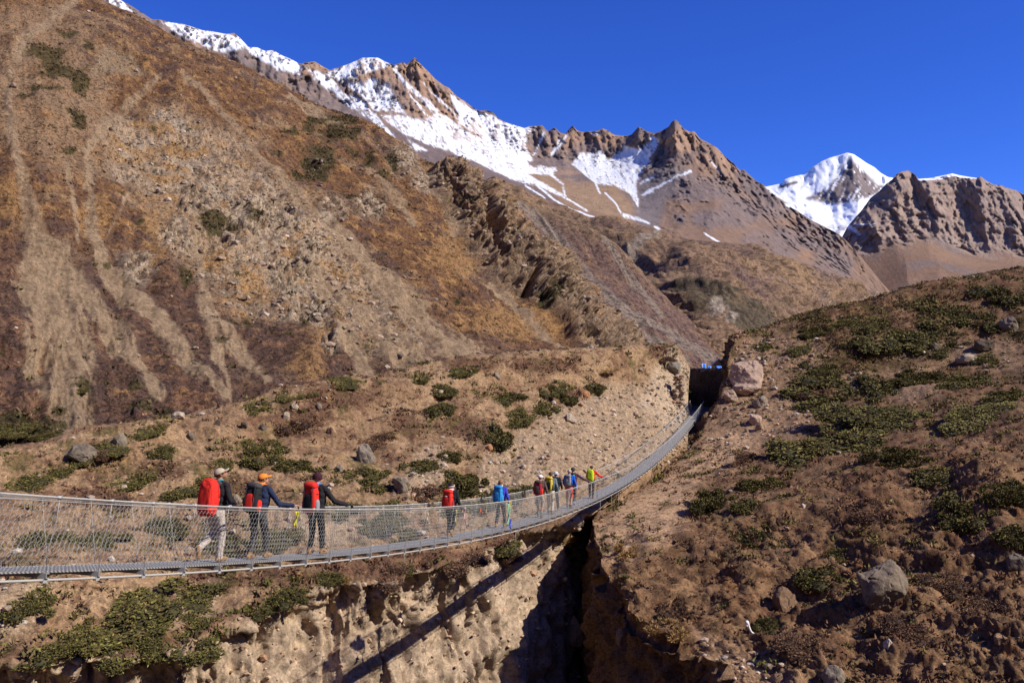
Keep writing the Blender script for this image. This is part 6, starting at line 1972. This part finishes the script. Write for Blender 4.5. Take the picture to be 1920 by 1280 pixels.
def make_pack(s, base, k, up):
    pk = s['pack']
    root = thing('backpack', pk['label'], 'backpack', base, BRIDGE_YAW + math.radians(s.get('turn', 0)), 'backpacks worn by the hikers')
    w, d, h = pk.get('size', (.32, .24, .55))
    cz = pk.get('z', 1.20); cy = -.125 - d / 2
    m = pk['mat']; a2 = pk.get('accent', m); dk = STRAP
    kw = dict(lean_fn=up, k=k)
    if pk.get('cover'):
        blob('rain_cover', (0, cy - .01, cz), (w * 1.08, d * 1.15, h * 1.02), m, root, .55, .07, pk.get('seed', 3), .16, ICO5, folds=.11, **kw)
        a = np.linspace(0, 2 * math.pi, 24)
        pts = np.array([up((math.cos(t) * w * .50, cy + d * .48, cz + math.sin(t) * h * .48)) for t in a]) * k
        v, f = path_tube(pts, .014, 6); link('cover_hem', mesh_py('cover_hem', v, f, m), root)
        blob('back_panel', (0, cy + d * .42, cz), (w * .9, .06, h * .92), dk, root, .6, .02, 2, 0, **kw)
    else:
        blob('main_bag', (0, cy, cz), (w, d, h), m, root, .60, .05, pk.get('seed', 3), .12, ICO4, folds=.04, **kw)
        blob('lid', (0, cy - .01, cz + h * .48), (w * .92, d * 1.0, h * .24), pk.get('lid', a2), root, .65, .04, 5, .1, folds=.03, **kw)
        blob('front_pocket', (0, cy - d * .46, cz - h * .10), (w * .62, d * .30, h * .56), pk.get('pocket', a2), root, .6, .04, 6, .1, folds=.03, **kw)
        for q in (-1, 1):
            blob('side_pocket', (q * w * .47, cy + .01, cz - h * .22), (w * .26, d * .62, h * .42), pk.get('side', dk), root, .65, .05, 7 + q, .05, **kw)
        for q in (-1, 1):                                     # compression straps
            pts = np.array([up((q * w * .30, cy - d * .52 - .012 + .02 * abs(t), cz + t * h * .42)) for t in np.linspace(-1, 1, 9)]) * k
            v, f = path_tube(pts, .010, 5); link('compression_strap', mesh_py('compression_strap', v, f, dk), root)
        for zz in (.18, -.05):
            pts = np.array([up((math.sin(t) * w * .52, cy - math.cos(t) * d * .50, cz + zz * h)) for t in np.linspace(-1.7, 1.7, 13)]) * k
            v, f = path_tube(pts, .008, 5); link('compression_strap', mesh_py('compression_strap', v, f, dk), root)
        if pk.get('patch'):
            blob('badge', (0, cy - d * .62, cz + h * .22), (w * .22, .02, h * .05), pk['patch'], root, .5, 0, 1, 0, ICO2, **kw)
    for q in (-1, 1):
        pts = [(q * .075, -.15, 1.37), (q * .085, -.10, 1.455), (q * .10, -.02, 1.492), (q * .11, .075, 1.455), (q * .12, .135, 1.36), (q * .135, .135, 1.22), (q * .165, .06, 1.08), (q * .15, -.09, 1.02)]
        t = np.linspace(0, len(pts) - 1, 26)
        pts = np.array([up(p) for p in cr(np.array(pts), t)]) * k
        v, f = path_tube(pts, .020, 6); link('shoulder_strap', mesh_py('shoulder_strap', v, f, pk.get('strap', dk)), root)
    a = np.linspace(0, 2 * math.pi, 26)
    pts = np.array([up((math.cos(t) * .185, math.sin(t) * .140, .995)) for t in a]) * k
    v, f = path_tube(pts, .024, 6); link('hip_belt', mesh_py('hip_belt', v, f, pk.get('strap', dk)), root)
    return root
STRAP = cloth('strap_black', (.02, .02, .022), .8)

def Dpx(px):
    return 19023.0 / (1521.0 - px)
C_ = cloth
black = C_('black', (.016, .016, .018)); navy = C_('navy', (.018, .026, .062)); red = C_('red', (.62, .028, .018)); dred = C_('dark_red', (.30, .02, .022))
beige = C_('beige', (.46, .39, .33)); tanb = C_('tan_suede', (.30, .175, .085), .95); brownb = C_('brown_leather', (.15, .09, .06), .8); grey = C_('grey', (.24, .24, .25)); charcoal = C_('charcoal', (.055, .052, .055))
orange = C_('orange', (.72, .22, .035)); maroon = C_('maroon', (.045, .014, .018)); sky_b = C_('sky_blue', (.03, .24, .55)); violet = C_('violet_blue', (.055, .06, .42)); white = C_('white', (.78, .76, .76))
lime = C_('lime', (.40, .55, .02)); yellow = C_('yellow', (.55, .40, .03)); slate = C_('slate', (.13, .17, .20)); cream = C_('cream', (.58, .48, .36)); umber = C_('umber', (.10, .065, .06)); blue = C_('blue', (.012, .09, .50))
shorts_r = C_('coral_red', (.62, .06, .045)); plum = C_('plum', (.085, .035, .06)); green = C_('bright_green', (.05, .50, .09)); teal = C_('teal', (.03, .28, .30)); khaki = C_('khaki', (.42, .34, .25)); grey_hat = C_('light_grey', (.50, .49, .49))
hair_b = plain_mat('brown_hair', (.085, .045, .022), .6, 0, .3, 40, .5); hair_d = plain_mat('dark_hair', (.02, .013, .01), .6, 0, .3, 40, .5); hair_l = plain_mat('light_brown_hair', (.24, .12, .05), .55, 0, .3, 40, .5); hair_w = plain_mat('fair_hair', (.42, .34, .26), .6, 0, .2, 40, .4)

PEOPLE = [
    dict(D=Dpx(400), side=0.05, H=1.74, label='person in tan cap and black jacket with grey-beige trousers, one heel lifted, last in line', jacket=black, trousers=beige, boots=tanb, skin=SKIN2, hood=charcoal, hair=hair_d, hat=('cap', khaki), yaw=-38, pitch=22, lean=9, turn=-4, knee_strap=STRAP, voxel=.0125, collar=teal, loose=1.08,
         pose=dict(kneeL=(-.12, .12, .52), ankL=(-.13, -.28, .30), toeL=(-.135, -.30, .13), kneeR=(.10, .05, .50), ankR=(.10, -.02, .095), toeR=(.125, .14, .045), elR=(.31, .0, 1.14), wrR=(.20, .24, 1.13), elL=(-.30, .02, 1.14), wrL=(-.18, .24, 1.12)),
         pack=dict(label='large pack under a bright red rain cover on the hiker in the tan cap', mat=red, cover=True, size=(.31, .22, .66), z=1.18, seed=2)),
    dict(D=Dpx(482), side=0.02, H=1.72, label='person in orange cap and navy jacket leaning forward with a hand on the cable', jacket=navy, trousers=charcoal, boots=tanb, hair=hair_b, hat=('cap', orange), yaw=-30, pitch=10, lean=14, voxel=.0125, grip='LR', fixed=('wrR', 'wrL', 'elR', 'elL'), scarf=orange,
         pose=dict(kneeR=(.11, .10, .50), ankR=(.12, .10, .095), toeR=(.14, .25, .045), kneeL=(-.10, .02, .49), ankL=(-.11, -.14, .10), toeL=(-.12, .01, .045), elR=(.40, .16, 1.10), wrR=(.62, .36, 1.06), elL=(-.44, .24, 1.17), wrL=(-.63, .42, 1.06)),
         pack=dict(label='black and red pack on the hiker in the orange cap', mat=black, accent=black, lid=charcoal, pocket=red, side=red, size=(.32, .24, .56), z=1.18, seed=4)),
    dict(D=Dpx(590), side=0.04, H=1.82, label='person in maroon beanie and black clothes reaching right to the handrail cable', jacket=black, trousers=black, boots=tanb, hair=hair_d, hat=('beanie', maroon), yaw=-48, pitch=2, lean=4, voxel=.0125, grip='R', glove=STRAP, fixed=('wrR', 'elR'), scarf=sky_b,
         pose=dict(kneeR=(.11, .04, .50), ankR=(.13, .02, .095), toeR=(.16, .16, .045), kneeL=(-.11, .03, .50), ankL=(-.13, -.06, .095), toeL=(-.15, .08, .045), elR=(.38, .10, 1.14), wrR=(.60, .30, 1.04), elL=(-.27, -.02, 1.13), wrL=(-.26, .12, .92)),
         pack=dict(label='red, grey and black pack on the hiker in the maroon beanie', mat=red, accent=grey, lid=red, pocket=black, side=grey, size=(.32, .23, .60), z=1.20, seed=6)),
    dict(D=Dpx(845), side=0.0, H=1.70, label='person with white headband and black clothes under a red pack', jacket=black, trousers=black, boots=tanb, hair=hair_d, hat=('band', white), yaw=-34, pitch=0, lean=4, scarf=white, grip='', voxel=.016,
         pose=dict(kneeR=(.09, .08, .50), ankR=(.09, -.16, .22), toeR=(.09, -.10, .08), kneeL=(-.09, .10, .50), ankL=(-.10, .06, .095), toeL=(-.11, .2, .045), elR=(.27, .0, 1.12), wrR=(.32, .16, .88)),
         pack=dict(label='plain red pack with pale badge on the hiker with the white headband', mat=red, accent=red, side=dred, size=(.33, .25, .56), z=1.20, patch=white, seed=8)),
    dict(D=Dpx(938), side=0.0, H=1.72, label='person with loose light brown hair and violet-blue jacket', jacket=violet, trousers=charcoal, boots=tanb, hair=hair_l, hair_long=.06, collar=white, yaw=-20, lean=4,
         pose=dict(kneeR=(.11, .12, .50), ankR=(.12, .14, .095), toeR=(.15, .29, .05), kneeL=(-.10, .02, .49), ankL=(-.10, -.18, .11), toeL=(-.11, -.04, .045), elR=(.28, -.02, 1.12), wrR=(.31, .10, .88)),
         pack=dict(label='sky blue pack on the hiker with light brown hair', mat=sky_b, accent=sky_b, side=sky_b, size=(.33, .25, .58), z=1.20, seed=10)),
    dict(D=Dpx(1010), side=0.05, H=1.74, label='person in white cap and khaki shorts with teal socks, last of the far group', jacket=umber, trousers=khaki, shin=SKIN, boots=brownb, sock=teal, hair=hair_w, hat=('cap', white), yaw=-10, lean=5,
         pose=dict(elR=(.29, -.02, 1.12), wrR=(.33, .06, .86)),
         pack=dict(label='maroon and red pack on the hiker in khaki shorts', mat=dred, accent=umber, side=red, lid=umber, size=(.33, .25, .56), z=1.19, seed=12)),
    dict(D=Dpx(1031), side=0.02, H=1.80, label='person with brown hair, slate shirt and cream trousers in the far group', jacket=slate, trousers=cream, boots=brownb, hair=hair_b, yaw=-8, lean=5,
         pose=dict(elR=(.28, .0, 1.12), wrR=(.30, .12, .88)),
         pack=dict(label='yellow and black pack in the far group', mat=yellow, accent=yellow, pocket=black, side=black, size=(.32, .24, .54), z=1.22, seed=14)),
    dict(D=Dpx(1046), side=-0.12, H=1.74, label='person in light grey sun hat and dark clothes in the middle of the far group', jacket=black, trousers=charcoal, boots=tanb, hair=hair_d, hat=('sunhat', grey_hat), yaw=-14, lean=5,
         pose=dict(ankL=(-.1, -.15, .1), toeL=(-.11, 0, .045), ankR=(.1, .12, .095), toeR=(.11, .26, .045)),
         pack=dict(label='dark navy pack under the grey sun hat', mat=navy, accent=navy, side=black, size=(.33, .25, .56), z=1.20, seed=16)),
    dict(D=Dpx(1063), side=0.10, H=1.76, label='person in blue jacket and coral red shorts in the far group', jacket=blue, trousers=shorts_r, shin=SKIN, boots=brownb, hair=hair_w, yaw=-18, lean=5, hood=blue,
         pose=dict(elR=(.29, -.02, 1.12), wrR=(.32, .08, .87)),
         pack=dict(label='grey pack on the hiker in the blue jacket', mat=grey, accent=grey, side=charcoal, size=(.30, .22, .50), z=1.21, seed=18)),
    dict(D=Dpx(1077), side=-0.08, H=1.76, label='person in dark beanie and plum jacket reaching right to the cable', jacket=plum, trousers=charcoal, boots=grey, hair=hair_d, hat=('beanie', charcoal), yaw=-20, lean=5, grip='R', fixed=('wrR', 'elR'),
         pose=dict(elR=(.46, .20, 1.20), wrR=(.70, .42, 1.06), ankR=(.1, -.18, .14), toeR=(.11, -.08, .05)),
         pack=dict(label='small bright green pack in the far group', mat=green, accent=black, side=black, size=(.28, .20, .44), z=1.24, seed=20)),
    dict(D=Dpx(1107), side=0.05, H=1.66, label='person in red jacket with hand on the cable, first in line on the bridge', jacket=red, trousers=charcoal, boots=brownb, skin=SKIN2, hair=hair_b, yaw=-24, lean=6, grip='R', fixed=('wrR', 'elR'),
         pose=dict(elR=(.38, .18, 1.18), wrR=(.60, .36, 1.08)),
         pack=dict(label='pack under a lime green rain cover on the first hiker', mat=lime, cover=True, size=(.33, .24, .62), z=1.20, seed=22)),
]
for s in PEOPLE:
    make_person(s)

# trekking pole carried by the leader
def pole():
    p = bpt(Dpx(1107) - .1, .36, 0)
    root = thing('trekking_pole', 'thin dark trekking pole beside the first hiker', 'trekking pole', p)
    v, f = path_tube([(0, 0, .02), (.02, .05, .75)], .008, 6); link('shaft', mesh_py('shaft', v, f, STRAP), root)
    v, f = path_tube([(.02, .05, .75), (.024, .06, .88)], .016, 6); link('grip', mesh_py('grip', v, f, cloth('cork', (.3, .2, .1))), root)
pole()
# ------------------------------------------------------------------ cloth scraps tied to the netting
def scrap(px, up0, L, w, col, label, side=.66, seed=1):
    D = Dpx(px)
    p = bpt(D, side + .015, up0)
    rs = np.random.RandomState(seed)
    n, m = 14, 4
    V = []
    for i in range(n):
        t = i / (n - 1)
        wi = w * (1 - .35 * t) * (1 + .3 * math.sin(t * 9 + seed))
        for j in range(m):
            u = j / (m - 1) - .5
            V.append((wi * u + .05 * math.sin(t * 5 + seed) * t, .02 * math.sin(u * 6 + t * 8 + seed), -t * L))
    F = [(i * m + j, i * m + j + 1, (i + 1) * m + j + 1, (i + 1) * m + j) for i in range(n - 1) for j in range(m - 1)]
    me = mesh_py('cloth_strip', V, F, cloth('scrap_%d' % seed, col))
    o = link('cloth_strip', me, label=label, category='cloth strip', group='cloth strips tied to the netting')
    so = o.modifiers.new('t', 'SOLIDIFY'); so.thickness = .004
    o.location = p
    o.rotation_euler = (0, 0, BRIDGE_YAW + .6)
    return o
scrap(503, 1.0, .32, .06, (.55, .50, .06), 'yellow-green cloth strip tied to the cable by the orange-capped hiker', seed=1)
scrap(816, .95, .50, .04, (.55, .50, .22), 'pale yellow strip hanging left of the white-headband hiker', seed=2)
scrap(833, 1.0, .62, .045, (.60, .40, .38), 'pinkish white strip at the legs of the white-headband hiker', seed=3)
scrap(864, .92, .22, .06, (.62, .16, .10), 'coral cloth scrap right of the white-headband hiker', seed=4)
scrap(875, .85, .30, .04, (.45, .36, .24), 'beige scrap on the netting right of the coral one', seed=5)
scrap(919, .95, .75, .09, (.26, .50, .30), 'pale green flag hanging left of the light-haired hiker', seed=6)
scrap(922, 1.05, .35, .07, (.60, .48, .14), 'mustard scrap above the pale green flag', seed=7)
scrap(923, .42, .36, .08, (.10, .12, .60), 'blue flag end at the boot of the light-haired hiker', seed=8)
scrap(760, .9, .3, .035, (.6, .55, .4), 'cream strip on the netting midway along the bridge', seed=9)

# ------------------------------------------------------------------ bleached bone
def bone():
    hit = drop(1412, 1186, ('hill',))
    p = hit[0]; D = p.y
    sc = D / FPX
    root = thing('animal_bone', 'bleached white curved bone lying on the right hillside', 'bone', p + Vector((0, -.03, .05)))
    m = plain_mat('bone', (.72, .66, .62), .6, 0, .1, 12, .1)
    P = [(-11, 0, 17), (-8, 0, 9), (-4, 0, 1), (3, 0, -5), (9, 0, -10), (13, 0, -13)]
    pts = cr(np.array(P, float), np.linspace(0, 5, 24)) * sc
    rr = np.interp(np.linspace(0, 1, 24), [0, .15, .4, .7, .9, 1], [3.6, 2.6, 2.0, 2.0, 2.6, 3.2]) * sc
    v, f = path_tube(pts, rr, 10); link('shaft', mesh_py('shaft', v, f, m), root)
    for (x, z, r) in ((-12, 18, 4.2), (-12, 12.5, 3.4), (13, -12, 4.2), (15, -15.5, 3.8)):
        V, F = ICO2
        link('knuckle', mesh_np('knuckle', V * r * sc * (1 + .12 * fbm(V * 2, 2, seed=2))[:, None] + np.array([x, 0, z]) * sc, F, [m]), root)
bone()

# ------------------------------------------------------------------ pale twigs lying on the right hillside
def twig(px0, py0, px1, py1, label, r=.012):
    a = drop(px0, py0, ('hill', 'bank')); b = drop(px1, py1, ('hill', 'bank'))
    if a is None or b is None:
        return
    pts = [a[0].lerp(b[0], t) + Vector((.03 * math.sin(t * 7), 0, .06 + .03 * math.sin(t * 11))) for t in np.linspace(0, 1, 9)]
    v, f = path_tube(np.array([tuple(p - pts[0]) for p in pts]), np.linspace(r, r * .4, 9), 6)
    o = link('dead_branch', mesh_py('dead_branch', v, f, plain_mat('dead_wood', (.42, .34, .27), .9, 0, .2, 20)), label=label, category='branch')
    o.location = pts[0]
twig(1676, 792, 1758, 776, 'long pale dead branch on the green mats of the right hillside')
twig(1572, 826, 1598, 816, 'short pale dead branch on the green juniper mat')
twig(1690, 912, 1742, 880, 'thin pale root on the brown slope over the fractured boulder')
twig(552, 1122, 580, 1130, 'thin dead root at the cliff brink under the second hiker', .01)

# ------------------------------------------------------------------ hut and blue sheets beyond the cutting
def hut():
    D = 150.0
    c = W(1348, 694, D)
    root = thing('stone_hut', 'stone hut with grey metal gable roof above the cutting', 'hut', c, math.radians(-8))
    st = plain_mat('hut_wall', (.25, .17, .115), .95, 0, .35, 3.5, .7, dist=.05)
    rf = plain_mat('roof_sheet', (.30, .29, .34), .55, .2, .12, 6)
    wd = plain_mat('roof_beam', (.3, .2, .12), .9)
    hw, dp, eh, rh = 1.2, 2.6, .78, 1.85
    V = [(-hw, 0, -1.5), (hw, 0, -1.5), (hw, 0, eh), (0, 0, rh), (-hw, 0, eh), (-hw, dp, -1.5), (hw, dp, -1.5), (hw, dp, eh), (0, dp, rh), (-hw, dp, eh)]
    F = [(0, 1, 2, 3, 4), (5, 9, 8, 7, 6), (0, 5, 6, 1), (1, 6, 7, 2), (4, 9, 5, 0), (2, 7, 8, 3), (3, 8, 9, 4)]
    wl = link('wall', mesh_py('wall', V, F, st, False), root)
    rs = random.Random(2)
    for k in range(40):
        z = -1.0 + (k // 6) * .26; x = -.85 + (k % 6) * .34 + (.17 if (k // 6) % 2 else 0)
        if abs(x) < hw - .05 and z < eh + (1 - abs(x) / hw) * (rh - eh) - .15:
            me = rock_mesh('wall_stone', k % 6, .42, st)
            o = link('wall_stone', me, wl); o.location = (x, -.01, z); o.scale = (.16, .05, .115); o.rotation_euler = (0, rs.uniform(-.1, .1), 0)
    for s in (-1, 1):
        ex = hw + .25
        ez = eh - .25 * (rh - eh) / hw
        V = [(0, -.25, rh + .02), (s * ex, -.25, ez + .02), (s * ex, dp + .25, ez + .02), (0, dp + .25, rh + .02)]
        V += [(x, y, z + .10) for x, y, z in V]
        F = [(0, 1, 2, 3), (7, 6, 5, 4), (0, 4, 5, 1), (1, 5, 6, 2), (2, 6, 7, 3), (3, 7, 4, 0)]
        r = link('roof', mesh_py('roof', V, F, rf, False), root)
        for q in range(5):
            t = (q + .5) / 5
            v, f = path_tube([(s * ex * t, -.26, rh + .125 + (ez - rh) * t), (s * ex * t, dp + .26, rh + .125 + (ez - rh) * t)], .022, 5)
            link('roof_rib', mesh_py('roof_rib', v, f, rf), r)
    v, f = path_tube([(-1.1, -.06, .78), (0, -.06, 1.74), (1.1, -.06, .78)], .05, 5); link('gable_beam', mesh_py('gable_beam', v, f, wd), root)
    # door
    link('door', boxes('door', [(.15, .6, -.04, -.012, -1.0, .42)], wd), root)
hut()

def sheet(px, py, w, h, D, label, tilt=0.0, post=True):
    c = W(px, py + h / 2, D)
    s = D / FPX
    root = thing('blue_tarpaulin', label, 'tarpaulin', c, math.radians(40))
    tm = plain_mat('blue_tarp', (.015, .16, .62), .5, 0, .12, 5, .2)
    pm = plain_mat('white_post', (.72, .66, .58), .8, 0, .1)
    n, m = 8, 6
    V = [((i / (n - 1) - .5) * w * s * 1.3, -.10 + .05 * math.sin(i * 1.7 + j) + tilt * (j / (m - 1)), j / (m - 1) * h * s + .03 * math.sin(i * 2.1)) for j in range(m) for i in range(n)]
    F = [(j * n + i, j * n + i + 1, (j + 1) * n + i + 1, (j + 1) * n + i) for j in range(m - 1) for i in range(n - 1)]
    o = link('sheet', mesh_py('sheet', V, F, tm), root)
    md = o.modifiers.new('t', 'SOLIDIFY'); md.thickness = .02
    if post:
        for q in (-1, 1):
            v, f = path_tube([(q * w * .56 * s, -.1, -.25), (q * w * .60 * s - .05, -.1, h * s * 1.02)], .055, 6)
            link('post', mesh_py('post', v, f, pm), root)
    else:
        v, f = path_tube([(w * .30 * s, -.12, 0), (w * .55 * s, -.12, h * s * .8)], .05, 6); link('post', mesh_py('post', v, f, pm), root)
sheet(1319, 687.0, 9, 11, 128, 'blue tarpaulin between two white posts, leftmost above the cutting')
sheet(1329, 689, 8, 7, 129, 'low blue tarpaulin in the middle above the cutting', 0, False)
sheet(1348, 689, 10, 6.5, 130, 'blue tarpaulin in front of the stone hut', .2, False)
